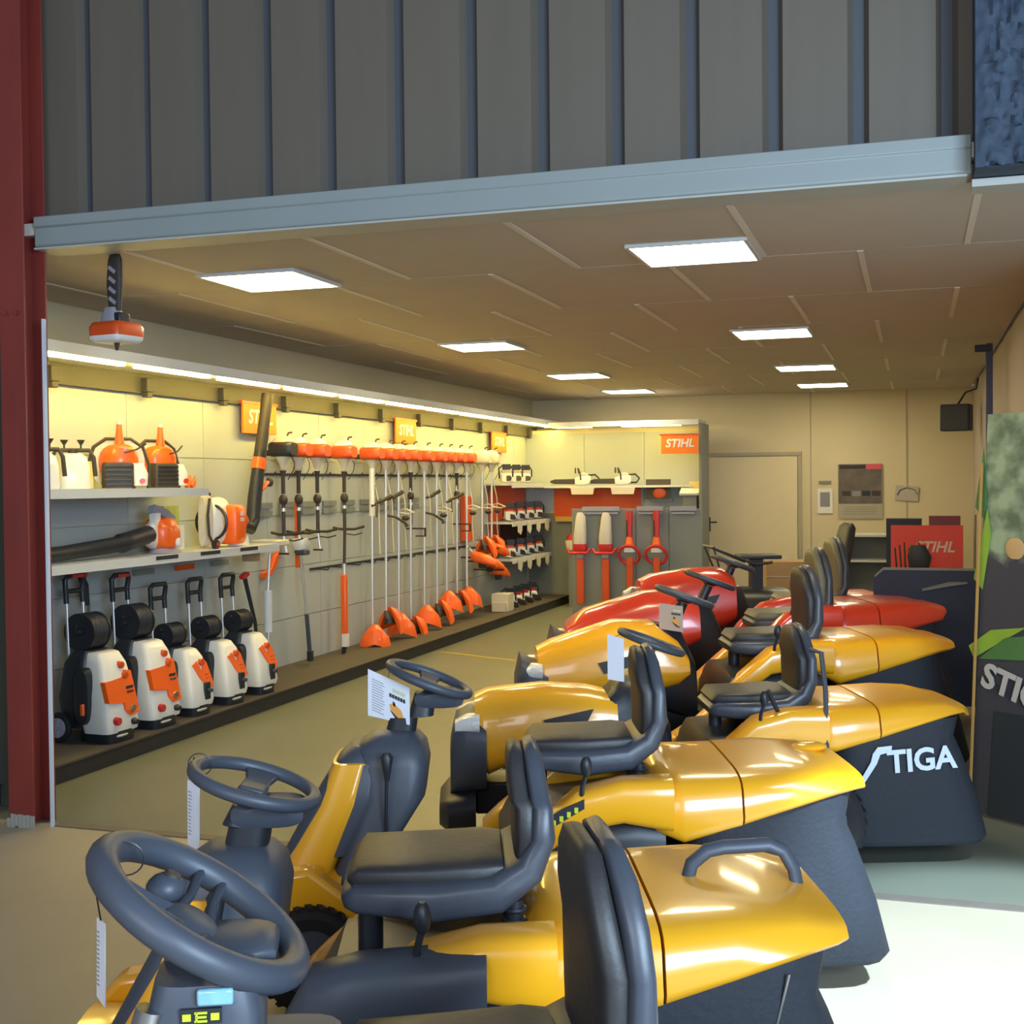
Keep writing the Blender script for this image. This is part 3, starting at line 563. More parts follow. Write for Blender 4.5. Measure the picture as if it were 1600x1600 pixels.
    if big is not None:
        re = MB()
        for k in range(6): re.tube(ring_pts((-.18, -.055+k*.022, rz_), R_-.012, 24, (0, 1, 0)), .012, 6, True)
        re.cyl((-.18, -.08, rz_), (-.18, -.068, rz_), R_, n=24).cyl((-.18, .068, rz_), (-.18, .08, rz_), R_, n=24).cyl((-.18, -.11, rz_), (-.18, .08, rz_), .02, n=10)
        re.build('hose_reel', BLK, t, 60)
        MB().tube([(-.18, -.11, rz_), (-.16, -.12, rz_+.04), (-.15, -.14, rz_+.05)], .008, 8).build('reel_crank', BLK, t)
        MB().box((-.18, 0, h+.03), (.06, .12, .06)).build('reel_stand', BLK, t)
    return t
washer('large white and orange pressure washer nearest the red post', 6.70, .55, True)
washer('large white and orange pressure washer, second from the red post', 7.18, .56, True)
washer('small white and orange pressure washer beside the two large ones', 7.62, .45, False)
washer('small white and orange pressure washer, fourth from the red post', 8.09, .45, False)
tw = washer('small white and orange pressure washer farthest from the red post', 8.55, .45, False)
t = tag(MB().tube([(-5.02, 8.73, 1.0), (-5.02, 8.76, .93), (-4.99, 8.84, .62), (-4.98, 8.88, .20), (-4.98, 8.88, .115)], [.02, .018, .015, .012, .010], 8).build('spray_lance', BLK), 'black spray lance leaning at the last pressure washer', 'spray lance')
MB().box((-5.0, 8.70, 1.0), (.05, .09, .035), Matrix.Rotation(R(20), 3, 'X')).build('trigger_grip', REDP, t, bevel=.008)
t = thing('spray_gun', 'black and red spray gun handle rising between the two large pressure washers', 'spray gun', (-5.16, 6.95, .112), 0)
MB().tube([(0, 0, .0), (0, .0, .50), (0, .02, .80), (0, .0, .93)], .011, 8).build('lance_tube', STL, t); MB().tube([(0, .0, .82), (0, -.02, .95), (0, -.09, 1.06), (0, -.14, 1.08)], [.02, .026, .022, .018], 10).build('gun_grip', BLK, t)
MB().box((.02, -.07, 1.05), (.02, .11, .03), Matrix.Rotation(R(-35), 3, 'X')).build('red_trigger', REDP, t, bevel=.004)

# ------------------------------------------------------------ shelves on the left wall
def shelf(name, label, y0, y1, z, x0=-5.30, x1=-4.84, par=None):
    o = tag(MB().box(((x0+x1)/2, (y0+y1)/2, z-.012), (x1-x0, y1-y0, .024)).box((x1+.005, (y0+y1)/2, z-.027), (.010, y1-y0, .058)).build(name, SHELF, None), label, 'shelf')
    return o
s1 = shelf('wall_shelf', 'upper grey metal shelf carrying the sprayers and backpack machines', 5.75, 7.92, 1.69)
s2 = shelf('wall_shelf', 'lower grey metal shelf carrying the blowers, above the pressure washers', 5.75, 8.96, 1.238)
for k, y in enumerate((7.38, 7.93, 8.48)):
    MB().box((-4.828, y, 1.222), (.004, .26, .026)).build('shelf_price_strip', INK, s2)
for k, (y, m_) in enumerate(((7.42, GPAN), (7.95, ORD), (8.46, GPAN))): tag(MB().box((-5.28, y+.35, 1.09), (.02, .24, .04)).build('price_strip', m_), ['grey price strip on the wall above the washers, nearest one', 'orange-brown price strip on the wall above the washers', 'grey price strip on the wall above the washers, farthest one'][k], 'price strip', 'wall price strips')
# sprayers
for k, y in enumerate((6.36, 6.66)):
    t = thing('backpack_sprayer', ['white backpack sprayer half hidden by the red post', 'white backpack sprayer on the upper shelf, fully in view'][k], 'sprayer', (-5.03, y, 1.69), R(-45), 'sprayers on the upper shelf')
    MB().loft([rr('z', 0, 0, 0, .09, .095, 5), rr('z', .02, 0, 0, .095, .10, 5), rr('z', .15, 0, 0, .09, .095, 4), rr('z', .20, 0, 0, .075, .08, 3.5), rr('z', .225, 0, 0, .05, .05, 3)]).build('tank', WHT, t, 50)
    MB().tube([(.0, -.13, .08), (.0, -.125, .20), (0, -.10, .245), (0, .10, .245), (0, .125, .20), (0, .135, .08)], .014, 8).build('carry_strap', BRN, t, 60)
    MB().cyl((0, 0, .225), (0, 0, .25), .03, n=12).build('cap', BRN, t)
    for sy in (-.05, .05): MB().cyl((.0, sy, .25), (.0, sy, .30), .006, n=6).cyl((0, sy, .28), (0, sy, .31), .008, .026, 10).build('knob', BRN, t)
t = tag(MB().box((0, 0, .09), (.14, .12, .18)).build('yellow_carton', mat('pale_yellow_box', (.7, .55, .22), .6, var=.05), bevel=.004), 'pale yellow carton beside the sprayers on the upper shelf', 'box'); t.location = (-5.17, 6.90, 1.69)
# backpack machines on the upper shelf
for k, (y, rz) in enumerate(((7.19, -48), (7.67, -20))):
    t = thing('backpack_mister', ['orange and black backpack blower, left one of the upper-shelf pair', 'orange and black backpack blower turned sideways, right one of the upper-shelf pair'][k], 'backpack blower', (-5.06, y, 1.69), R(rz), 'backpack blowers on the upper shelf')
    MB().tube([(-.05, -.19, .0), (-.06, -.20, .15), (-.06, -.16, .28), (-.06, -.08, .335), (-.06, .08, .335), (-.06, .16, .28), (-.06, .20, .15), (-.05, .19, .0)], .012, 8).build('back_frame', BRN, t, 60)
    MB().loft([rr('x', -.09, 0, .16, .15, .14, 3), rr('x', -.05, 0, .16, .17, .155, 3)]).build('back_pad', CRM, t)
    MB().loft([rr('x', -.05, 0, .18, .13, .12, 2.5), rr('x', .02, 0, .18, .12, .12, 2.5), rr('x', .06, 0, .20, .07, .08, 2.5)]).build('fan_housing', ORG, t, 50)
    MB().loft([rr('z', 0.005, .06, -.02, .05, .10, 6), rr('z', .16, .06, -.02, .05, .10, 6), rr('z', .175, .06, -.02, .04, .09, 6)]).build('filter_cover', BRN, t)
    fl = MB()
    for i in range(5): fl.box((.113, -.02, .03+i*.03), (.008, .17, .008))
    fl.build('cooling_fin', BLK, t)
    MB().loft([rr('z', .02, .05, .12, .045, .05, 3), rr('z', .10, .05, .12, .05, .055, 3), rr('z', .17, .05, .11, .03, .035, 3)]).build('fuel_tank', WHT, t)
    MB().cyl((.105, .13, .05), (.12, .13, .05), .018, n=10).build('fuel_cap', REDP, t)
    MB().tube([(0, .0, .28), (0, .0, .38), (0, 0.0, .43)], [.035, .022, .018], 10).build('outlet_elbow', ORG, t); MB().cyl((0, 0, .42), (0, 0, .455), .017, .012, 8).build('nozzle_tip', WHT, t)
    MB().tube([(.02, .17, .30), (.06, .10, .26), (.08, .02, .24)], .006, 6).build('control_cable', BLK, t)
for k, (y, m_) in enumerate(((7.82, ORG), (7.88, ORD))):
    t = tag(MB().tube([(-4.93, y-.03, 1.70), (-4.93, y, 1.72), (-4.93, y+.01, 1.75), (-4.94, y+.035, 1.78)], [.016, .02, .012, .006], 8).build('hand_shears', m_), ['bright orange small tool lying at the end of the upper shelf', 'dull orange small tool at the right end of the upper shelf'][k], 'tool')
# lower shelf: leaf blower
t = thing('leaf_blower', 'orange leaf blower with a long black tube pointing left on the lower shelf', 'leaf blower', (-5.0, 7.60, 1.240), 0)
MB().loft([rr('x', -.09, 0, .13, .11, .11, 2.6), rr('x', -.02, 0, .13, .125, .125, 2.6), rr('x', .05, 0, .13, .11, .11, 2.8), rr('x', .09, 0, .12, .07, .07, 2.6)]).build('engine_cover', ORG, t, 50)
MB().cyl((.055, .03, .07), (.107, .05, .07), .034, .032, 16).build('starter_badge', WHT, t)
MB().loft([rr('z', 0, 0, .02, .08, .13, 4), rr('z', .03, 0, 0.01, .06, .10, 4), rr('z', .06, 0, 0, .03, .05, 4)]).build('stand_foot', LAV, t)
MB().loft([rr('y', -.20, 0, .13, .055, .06, 2.5), rr('y', -.15, -.02, .125, .055, .075, 2.5), rr('y', -.09, -.03, .13, .06, .10, 2.5)]).build('fan_scroll', WHT, t, 50)
MB().tube([(0, -.15, .31), (0, .0, .27), (0, .10, .22)], [.045, .045, .04], 4, flat=.6).build('top_handle', LAV, t, 30); MB().box((0, -.10, .23), (.05, .06, .10)).build('handle_bracket', WHT, t)
MB().tube([(0, -.18, .135), (0, -.42, .10), (0, -.50, .088), (0, -.52, .085), (0, -1.1, .055), (.02, -1.55, .05)], [.062, .062, .066, .052, .047, .042], 16).build('blower_tube', BLK, t, 45)
# box behind
t = tag(MB().box((0, 0, .07), (.10, .20, .14)).build('small_carton', mat('green_yellow_print', (.45, .50, .12), .6, var=.4, scale=14)), 'small green and yellow carton tucked under the upper shelf', 'box'); t.location = (-5.20, 7.93, 1.42)
t = tag(MB().box((0, 0, .09), (.14, .24, .18)).build('white_carton', WHT), 'white carton below the green and yellow one', 'box'); t.location = (-5.19, 7.93, 1.24)
# lower shelf: backpack blower with raised tube
t = thing('backpack_blower', 'big white and orange backpack blower with its black tube raised upright', 'backpack blower', (-5.02, 8.46, 1.240), 0)
MB().loft([rr('y', -.30, -.02, .20, .03, .18, 3), rr('y', -.26, -.02, .21, .05, .20, 3), rr('y', -.22, -.02, .21, .05, .19, 3)]).build('back_plate', CRM, t, 50)
MB().tube([(.05, -.30, .37), (.06, -.345, .25), (.06, -.33, .10), (.07, -.29, .03)], .010, 8).tube([(.05, -.42, .40), (.05, -.34, .42), (.05, -.30, .40)], .012, 8).build('harness_strap', BRN, t)
MB().cyl((.08, -.30, .03), (.11, -.30, .03), .035, n=14).build('strap_roller', BLK, t); MB().cyl((.11, -.30, .03), (.116, -.30, .03), .015, n=10).build('roller_hub', REDP, t)
MB().loft([rr('y', -.20, -.03, .19, .05, .12, 2.4), rr('y', -.16, -.03, .20, .08, .17, 2.4), rr('y', -.06, -.03, .20, .09, .18, 2.4), rr('y', .0, -.03, .20, .08, .17, 2.4)]).build('fan_housing', WHT, t, 50)
MB().tube(ring_pts((-.02, -.165, .19), .13, 24, (0, 1, 0)), .012, 6, True).build('housing_band', BLK, t)
MB().loft([rr('y', -.07, .05, .17, .07, .13, 4.5), rr('y', -.05, .05, .17, .09, .15, 4.5), rr('y', .07, .05, .17, .09, .15, 4.5), rr('y', .10, .04, .17, .07, .13, 4)]).build('engine_cover', ORG, t, 50)
text('BR', .05, WHT, t, (.142, .01, .25), (R(90), 0, R(90)), .001, bold=.001); text('550', .04, WHT, t, (.142, .01, .205), (R(90), 0, R(90)), .001, bold=.001)
MB().loft([rr('y', .10, .0, .21, .07, .09, 2.6), rr('y', .18, .0, .20, .08, .09, 2.6), rr('y', .26, .0, .17, .06, .07, 2.4)]).build('engine_block', ORD, t, 50)
MB().loft([rr('z', .0, 0, .20, .06, .10, 3), rr('z', .07, 0, .19, .06, .09, 3), rr('z', .09, 0, .18, .04, .06, 3)]).build('fuel_tank', WHT, t)
MB().tube([(.02, .22, .16), (.03, .32, .13), (.03, .37, .20), (.03, .40, .36), (.03, .50, .72), (.03, .555, .90)], [.05, .055, .056, .056, .05, .048], 16).build('blower_tube', BLK, t, 50)
MB().tube([(.03, .463, .59), (.03, .488, .68)], .057, 18).build('orange_coupling', ORG, t)
MB().tube([(.03, .505, .74), (.03, .585, 1.02), (.03, .635, 1.20)], [.050, .046, .050], 16).build('outlet_pipe', BRN, t, 50)
MB().tube([(.05, .42, .40), (.06, .48, .44), (.06, .56, .49)], .018, 8).build('control_handle', ORG, t); MB().ball((.06, .59, .49), .04, (.8, .8, 1)).build('control_knob', BRN, t)
t = tag(MB().box((0, 0, .05), (.10, .10, .10)).build('brown_block', mat('tan_block', (.35, .22, .12), .7, var=.1)), 'tan block under the end of the lower shelf', 'block'); t.location = (-4.95, 8.72, 1.113)

# ------------------------------------------------------------ brand boards on the wall
def sign(label, loc, w_, h_, rz, txt, ts):
    t = thing('orange_sign', label, 'sign', loc, R(rz), 'orange brand boards')
    MB().box((0, 0, 0), (.02, w_, h_)).build('board', mat('orange_sign_face', (.95, .22, .01), .5, var=.03), t, bevel=.003, seg=1)
    text(txt, ts, WHT, t, (.012, 0, .01), (R(90), 0, R(90)), .002, bold=.004, shear=.2)
    MB().box((0, 0, h_/2+.006), (.03, w_*1.08, .02)).build('top_rail', ORD, t)
sign('orange brand board behind the raised blower tube', (-5.24, 9.40, 2.26), .56, .25, 0, 'STIHL', .16)
sign('orange brand board over the middle of the trimmer row', (-5.24, 12.58, 2.27), .56, .25, 0, 'STIHL', .16)
sign('orange brand board over the far end of the trimmer row', (-5.24, 15.78, 2.24), .60, .25, 0, 'STIHL', .16)
sign('orange brand board at the right end of the back display', (-2.97, 16.56, 2.20), .50, .25, -90, 'STIHL', .15)

# hooks, labels and rails on the board
def rail(z, y0, y1, label):
    t = thing('hook_rail', label, 'rail', (-5.295, 0, z))
    MB().box((0, (y0+y1)/2, 0), (.012, y1-y0, .02)).build('rail', WIRE, t)
    y = y0+.08
    while y < y1:
        MB().tube([(0, y, 0), (.14, y, -.01), (.16, y, .02)], .006, 6).build('hook', WIRE, t); y += .35
rail(1.80, 9.4, 14.6, 'upper wire hook rail behind the trimmer shafts'); rail(.93, 10.4, 14.6, 'lower wire hook rail behind the trimmer shafts')
for k in range(9):
    tag(MB().box((-5.29, 9.55+k*.42, 1.53), (.016, .28, .05)).box((-5.29, 9.55+k*.42, 1.46), (.016, .28, .05)).build('label_holder', GPAN), f'grey double label holder between the trimmer shafts, {ORDS[k]} from the left', 'label holder', 'label holders on the trimmer wall')

# ------------------------------------------------------------ long-shaft tools
def power_head(t, col=ORD, top=WHT):
    h = MB().loft([rr('x', -.10, 0, 0, .075, .055, 4), rr('x', -.08, 0, 0, .09, .065, 4), rr('x', .08, 0, 0, .09, .065, 4), rr('x', .11, 0, .0, .07, .05, 4)]).build('engine_cover', col, t, 50)
    MB().loft([rr('z', .060, .0, 0, .085, .07, 3), rr('z', .095, 0, 0, .07, .055, 3), rr('z', .115, 0, 0, .03, .03, 3)]).build('fuel_tank', top, t)
    MB().tube([(.02, .03, .10), (.03, .05, .14), (.06, .06, .145)], .008, 6).build('exhaust_guard', BRN, t)
    MB().loft([rr('z', -.165, 0, 0, .022, .022, 2), rr('z', -.12, 0, 0, .035, .035, 2.4), rr('z', -.062, 0, 0, .065, .06, 3)]).build('clutch_cone', CRM, t)
    MB().tube([(.05, .05, -.05), (.07, .08, -.11), (.065, .075, -.17), (.03, .03, -.26)], .0035, 6).build('throttle_cable', BLK, t)
def tool(y, kind, label, cat, top=2.01, bottom=.25, col=ORD, guard='right', x=-5.12, grp='long-shaft tools on the left wall', j=0):
    t = thing({'trimmer': 'string_trimmer', 'ball': 'brush_cutter', 'kombi': 'multi_tool_engine', 'hedge': 'long_hedge_trimmer', 'pruner': 'pole_pruner'}[kind], label, cat, (x, y, top), 0, grp)
    power_head(t, *((BLK, CRM) if kind == 'kombi' and j == 1 else (col,)))
    MB().box((-.135, 0, -.03), (.09, .03, .05)).build('wall_hook', WIRE, t)
    L = top-bottom
    if kind in ('trimmer', 'ball'):
        MB().cyl((0, 0, -.14), (0, -.03, -L+.06), .014, n=10).build('shaft', ALU, t)
        MB().loft([rr('z', -L+.05, .0, -.03, .022, .022, 2), rr('z', -L+.0, .02, -.035, .035, .032, 2), rr('z', -L-.03, .03, -.04, .03, .03, 2)]).build('gear_head', GRY, t)
        MB().cyl((.04, -.045, -L-.07), (.035, -.04, -L-.02), .055, .045, 14).build('cutting_head', BLK, t)
        sg = -1 if guard == 'left' else 1
        q = MB(); rings = []
        for i in range(9):
            a = R(-20+i*22)*sg; ca, sa = math.cos(a), math.sin(a)
            c = Vector((.03, -.04, -L+.01)); o_ = c+Vector((ca*.14, sa*.14, .05-.09*abs(i-4)/4)); i_ = c+Vector((ca*.03, sa*.03, .09))
            rings.append([i_, o_, o_+Vector((ca*.03, sa*.03, -.14)), o_+Vector((ca*.015, sa*.015, -.135)), i_+Vector((0, 0, -.02))])
        q.loft(rings).build('guard', ORG, t, 50)
    if kind in ('ball', 'kombi', 'hedge'):
        MB().tube([(0, 0, -.18), (0, 0, -.205), (0, 0, -.24), (0, 0, -.38)], [.03, .022, .018, .018], 10).build('rear_grip', BRN, t); MB().ball((0.0, 0, -.43), .042, (.9, .9, 1.15)).build('throttle_body', BRN, t)
        MB().cyl((0, 0, -.47), (0, 0, -.74), .017, n=10).build('grip_sleeve', BRN, t); MB().cyl((0, 0, -.50), (0, 0, -.53), .021, n=10).build('collar', ALU, t)
    if kind == 'trimmer':
        v = j % 3
        if v == 0:
            MB().tube([(0, 0, -.50), (.03, -.07, -.52), (.12, -.16, -.50), (.16, -.26, -.62)], .009, 8).build('loop_handle', BRN, t); MB().tube([(.02, .0, -.50), (.10, .06, -.46), (.16, .12, -.42)], [.012, .018, .020], 8).build('handle_grip', BRN, t)
        elif v == 1:
            MB().tube([(0, .0, -.46), (.05, .08, -.44), (.13, .14, -.38)], [.014, .02, .022], 8).build('handle_grip', BRN, t); MB().tube([(0, 0, -.62), (.08, .05, -.64), (.16, .11, -.70), (.18, .12, -.74)], [.012, .012, .016, .022], 8).build('loop_handle', BRN, t)
        else:
            MB().tube([(0, 0, -.58), (.1, -.06, -.56), (.18, -.02, -.60), (.1, .06, -.62), (0, .0, -.60)], .008, 8).build('loop_handle', CRM, t); MB().ball((.06, .04, -.66), .04, (1, 1.4, .7)).build('throttle_body', BRN, t)
        MB().tube([(0, .02, -.2), (.05, .05, -.5), (.04, .07, -.8), (.06, .05, -1.0)], .006, 6).build('spare_line', CRM, t)
    if kind == 'ball':
        MB().box((.05, 0, -.78), (.24, .02, .018)).box((.16, 0, -.82), (.02, .02, .09)).box((.11, 0, -.86), (.12, .02, .015)).build('front_handle', BRN, t, bevel=.003)
    if kind in ('kombi', 'hedge'):
        MB().tube([(-.12, 0, -.71), (-.05, 0, -.725), (.10, 0, -.725), (.20, 0, -.70)], .012, 8).build('bar_handle', BRN, t)
        MB().tube([(.02, 0, -.77), (.10, 0, -.78), (.18, 0, -.76)], .006, 6).build('bar_brace', BRN, t)
    if kind == 'kombi': MB().cyl((0, 0, -.74), (.02, 0, -.88), .014, n=10).build('shaft', ALU, t); MB().box((.0, 0, -.89), (.09, .02, .016)).build('coupling', BRN, t)
    if kind == 'hedge':
        MB().cyl((0, 0, -.74), (0, -.02, -L+.80), .015, n=10).build('shaft', BRN, t); MB().cyl((0, -.02, -L+.80), (0, -.02, -L+.70), .022, n=10).build('joint', ALU, t)
        MB().box((0, -.03, -L+.36), (.055, .055, .68)).build('blade_sheath', ORG, t, bevel=.01); MB().box((.01, -.035, -L+.08), (.05, .06, .12)).build('sheath_label', WHT, t)
        MB().prism([(-.02, -L+.02), (.02, -L+.02), (-.01, -L-.09), (-.035, -L-.11)], 'y', -.05, -.02).build('blade_tip', BLK, t)
    return t
tool(9.58, 'kombi', 'engine unit with a dark cover, leftmost on the trimmer wall', 'trimmer', j=1)
t = tool(9.86, 'kombi', 'orange engine unit with an orange rod behind it', 'trimmer')
MB().box((-.04, .05, -.72), (.04, .05, .62)).build('orange_rod', ORG, t, bevel=.008)
tool(10.22, 'kombi', 'orange engine unit ending in a short shaft', 'trimmer')
tool(10.78, 'hedge', 'long-reach hedge trimmer with an orange blade sheath reaching the plinth', 'hedge trimmer', bottom=.16)
ys = [11.42, 11.76, 12.09, 12.42, 12.81, 13.19, 13.5, 13.84, 14.18]; bt = [.22, .36, .26, .20, .28, .30, .38, .36, .37]
lab = ['string trimmer with a thick pale upper shaft, first of the trimmer row', 'string trimmer, second of the trimmer row, pale loop handle', 'string trimmer, third of the trimmer row', 'brush cutter with a round dark grip, fourth of the trimmer row', 'string trimmer just right of the round-grip brush cutter',
       'string trimmer, sixth of the trimmer row', 'string trimmer, seventh of the trimmer row', 'brush cutter with a round dark grip, eighth of the trimmer row', 'string trimmer, last with an orange head in the trimmer row']
for i, (y, b) in enumerate(zip(ys, bt)):
    t = tool(y, 'ball' if i in (3, 7) else 'trimmer', lab[i], 'trimmer', bottom=b, guard='left' if i % 2 == 0 else 'right', j=i)
    if i == 0: MB().cyl((0, 0, -.14), (0, -.01, -.62), .028, n=12).build('pale_sleeve', WHT, t); text('STIHL', .04, INK, t, (.03, 0, -.36), (R(90), R(90), R(90)), .0005)
for k, (y, lb) in enumerate(((14.75, 'pale trimmer with a white head beside the orange columns'), (15.12, 'white-headed brush cutter under the far orange board'))):
    t = tool(y, 'trimmer', lb, 'trimmer', bottom=.95, col=CRM, j=2)
# pole pruners in front
t = thing('pole_pruner', 'white-headed pole pruner with a thin shaft slanting down to a black foot', 'pole pruner', (-5.10, 9.84, 1.19))
MB().loft([rr('z', -.05, 0, 0, .05, .05, 2.5), rr('z', .0, 0, 0, .075, .07, 3), rr('z', .05, 0, 0, .07, .06, 3)]).build('engine_cover', WHT, t); MB().box((.02, 0, -.07), (.10, .10, .05)).build('engine_base', GRY, t, bevel=.01)
MB().cyl((0, .0, -.08), (0, .10, -.62), .014, n=10).build('shaft', ALU, t); MB().cyl((0, .10, -.62), (0, .15, -.95), .020, n=10).build('foam_sleeve', GRY, t); MB().box((.0, .16, -1.0), (.04, .05, .09)).build('foot', BLK, t)
t = thing('pole_pruner', 'bare aluminium pole with a clear sleeve at the end of the lower shelf', 'pole pruner', (-5.06, 9.18, 1.20))
MB().cyl((0, .05, .0), (0, -.0, -.38), .010, n=10).cyl((0, .0, -.68), (0, -.03, -1.06), .012, .006, n=10).build('shaft', ALU, t); MB().cyl((0, 0.0, -.36), (0, -.01, -.70), .035, n=14).build('clear_sleeve', mat('frosted_sleeve', (.65, .68, .70), .4, var=.05), t)
MB().box((.0, .05, .03), (.24, .22, .05)).build('head', CRM, t, bevel=.01)
t = tag(MB().prism([(-.02, 0), (.10, .10), (.13, .22), (.05, .16), (-.02, .06), (-.16, .03), (-.15, -.02)], 'x', -.02, .02).build('orange_blade_guard', ORG, bevel=.006), 'orange curved blade guard hanging left of the slanted pole pruner', 'blade guard'); t.location = (-5.27, 9.62, .93)

# orange guards and small strimmer heads at the far end
for k, (y, z, lb) in enumerate(((14.45, .80, 'orange trimmer guard hanging above the lower row, left one'), (14.72, .74, 'orange trimmer guard hanging above the lower row, with black head'), (14.92, .90, 'orange guard reaching right beside the chainsaw shelves'), (15.0, .62, 'slanting orange guard with a black reel'))):
    t = thing('trimmer_guard', lb, 'trimmer guard', (-5.02, y, z), R(20*k))
    MB().box((-.14, 0, .0), (.40, .02, .02), Matrix.Rotation(R(-20*k), 3, 'Z')).build('wall_hook', WIRE, t)
    MB().loft([rr('x', -.14, 0, .02, .05, .05, 3), rr('x', -.05, 0, .0, .10, .07, 3), rr('x', .08, 0, -.03, .11, .06, 3), rr('x', .18, 0, -.08, .05, .03, 3)]).build('shield', ORG, t, 50)
    MB().cyl((0, -.02, -.06), (0, -.02, -.13), .055, .04, 12).build('line_reel', BLK, t); MB().cyl((-.1, 0, .03), (-.2, 0, .14), .012, n=8).build('stub_shaft', ALU, t)
# orange furniture columns on the left wall
for y, z0, z1, lb in ((14.55, 1.0, 1.55, 'tall orange display column beside the pale trimmer'), (15.62, .95, 1.62, 'orange display column beside the chainsaw shelves')):
    t = tag(MB().box((0, 0, (z1-z0)/2), (.06, .28, z1-z0)).build('display_column', ORD, bevel=.004), lb, 'display panel'); t.location = (-5.26, y, z0)

# ------------------------------------------------------------ chainsaws
def chainsaw(label, loc, rz, grp, body=WHT, top=ORD, s=1):
    t = thing('chainsaw', label, 'chainsaw', loc, R(rz), grp, s)
    MB().loft([rr('x', -.13, 0, .09, .06, .05, 3.5), rr('x', -.08, 0, .08, .08, .075, 3.5), rr('x', .04, 0, .07, .085, .07, 3.5), rr('x', .10, 0, .06, .07, .05, 3.5)]).build('body', body, t, 50)
    MB().loft([rr('x', -.09, 0, .155, .05, .02, 3), rr('x', -.03, 0, .16, .06, .035, 3), rr('x', .05, 0, .145, .055, .025, 3)]).build('top_cover', top, t, 50)
    MB().tube([(.02, -.09, .06), (.03, -.10, .20), (.05, -.04, .25), (.05, .05, .25), (.03, .10, .18), (.02, .10, .08)], .011, 8).build('front_handle', BLK, t)
    MB().tube([(-.10, 0, .15), (-.20, 0, .16), (-.26, 0, .10), (-.22, 0, .04), (-.10, 0, .04)], .014, 8).build('rear_handle', BLK, t)
    MB().loft([rr('x', .09, 0, .06, .006, .04, 3), rr('x', .40, 0, .06, .006, .035, 3), rr('x', .46, 0, .06, .005, .012, 3)]).build('guide_bar', BRN, t)
    MB().box((.09, 0, .22), (.012, .12, .08)).build('hand_guard', BLK, t, bevel=.004)
    return t
# shelf rows at the far left wall
rows = [(1.70, 3, 'top', 15.50), (1.20, 4, 'middle', 15.65), (.72, 4, 'lower', 15.65)]
ordn = ['first', 'second', 'third', 'fourth']
for z, n, nm, y0 in rows:
    sh = shelf('wall_shelf', f'{nm} grey shelf of chainsaws in the far left corner', 15.35, 17.15, z, -5.30, -4.93)
    for i in range(n):
        chainsaw(f'{ordn[i]} chainsaw from the left on the {nm} corner shelf', (-5.06, y0+i*.42, z+.012), -62, 'chainsaws on the corner shelves', WHT, CRM if nm == 'top' else ORD, .92)
        if nm != 'top':
            c = MB().prism([(-.09, 0), (.09, 0), (.09, -.10), (.03, -.16), (-.09, -.12)], 'x', -.004, .004).build('price_card', CRM); c.location = (-4.90, y0-.05+i*.42, z-.01); tag(c, f'{ordn[i]} white card hanging below the {nm} corner shelf', 'price card', 'cards under the corner shelves')
t = tag(MB().box((0, 0, .24), (.02, 1.5, .48)).build('orange_backing', ORD), 'orange backing board behind the middle corner shelf', 'display panel'); t.location = (-5.28, 16.3, 1.22)
t = tag(MB().box((0, 0, .20), (.02, 1.2, .40)).build('dark_backing', mat('dark_maroon', (.05, .02, .02), .6, var=.1)), 'dark backing board between the middle and lower corner shelves', 'display panel'); t.location = (-5.28, 16.5, .76)
# back display: shelf, orange panel, chainsaws
sh = tag(MB().box((-3.98, 17.0, 1.645), (2.3, .38, .03)).build('wall_shelf', SHELF), 'grey shelf along the back display with two chainsaws', 'shelf')
for k, x in enumerate((-4.42, -3.85)):
    chainsaw(f'chainsaw on the back wall shelf, {["left", "right"][k]} one', (x, 16.95, 1.662), -160, 'chainsaws on the back shelf', WHT, CRM, .95)
    c = MB().prism([(-.17, 0), (.17, 0), (.15, -.09), (-.15, -.09)], 'y', -.004, .004).build('price_card', CRM); c.location = (x+.05, 16.80, 1.63); tag(c, f'wide pale card under the back wall shelf, {["left", "right"][k]} one', 'price card')
t = thing('backing_panel', 'wide orange panel under the back wall shelf', 'display panel', (-4.25, 17.16, 1.22)); MB().box((0, 0, .2), (1.25, .03, .40)).build('panel', ORD, t); MB().box((0, -.02, -.03), (1.2, .05, .07)).build('yellow_rail', mat('yellow_rail', (.65, .42, .08), .5, var=.05), t)
for k, x in enumerate((-4.45, -4.0)): tag(MB().box((x, 17.1, 1.0), (.3, .08, .30)).build('dark_case', BLK, bevel=.01), f'black case below the orange panel, {["left", "right"][k]} one', 'case')
t = thing('hand_saw_box', 'red and cream pruning tool pack left of the grey stand', 'tool pack', (-4.42, 16.6, .78)); MB().loft([rr('z', 0, 0, 0, .12, .08, 4), rr('z', .12, 0, 0, .14, .08, 4), rr('z', .16, 0, 0, .10, .06, 4)]).build('pack', CRM, t); MB().loft([rr('z', .14, 0, 0, .13, .08, 3), rr('z', .22, 0.02, 0, .10, .06, 3)]).build('lid', REDP, t); MB().box((0, .3, -.39), (.2, .6, .78)).build('stand', GPAN, t)
t = thing('picture_stand', 'dark framed picture leaning above the grey stand', 'picture', (-3.33, 16.9, 1.50)); MB().box((0, 0, .10), (.34, .02, .28), Matrix.Rotation(R(-8), 3, 'X')).build('frame', BRN, t); MB().ball((.02, -.02, .05), .09, (1, .15, .8)).build('motif', ORD, t)
MB().box((0, .12, -.04), (.36, .22, .02)).build('ledge', SHELF, t)
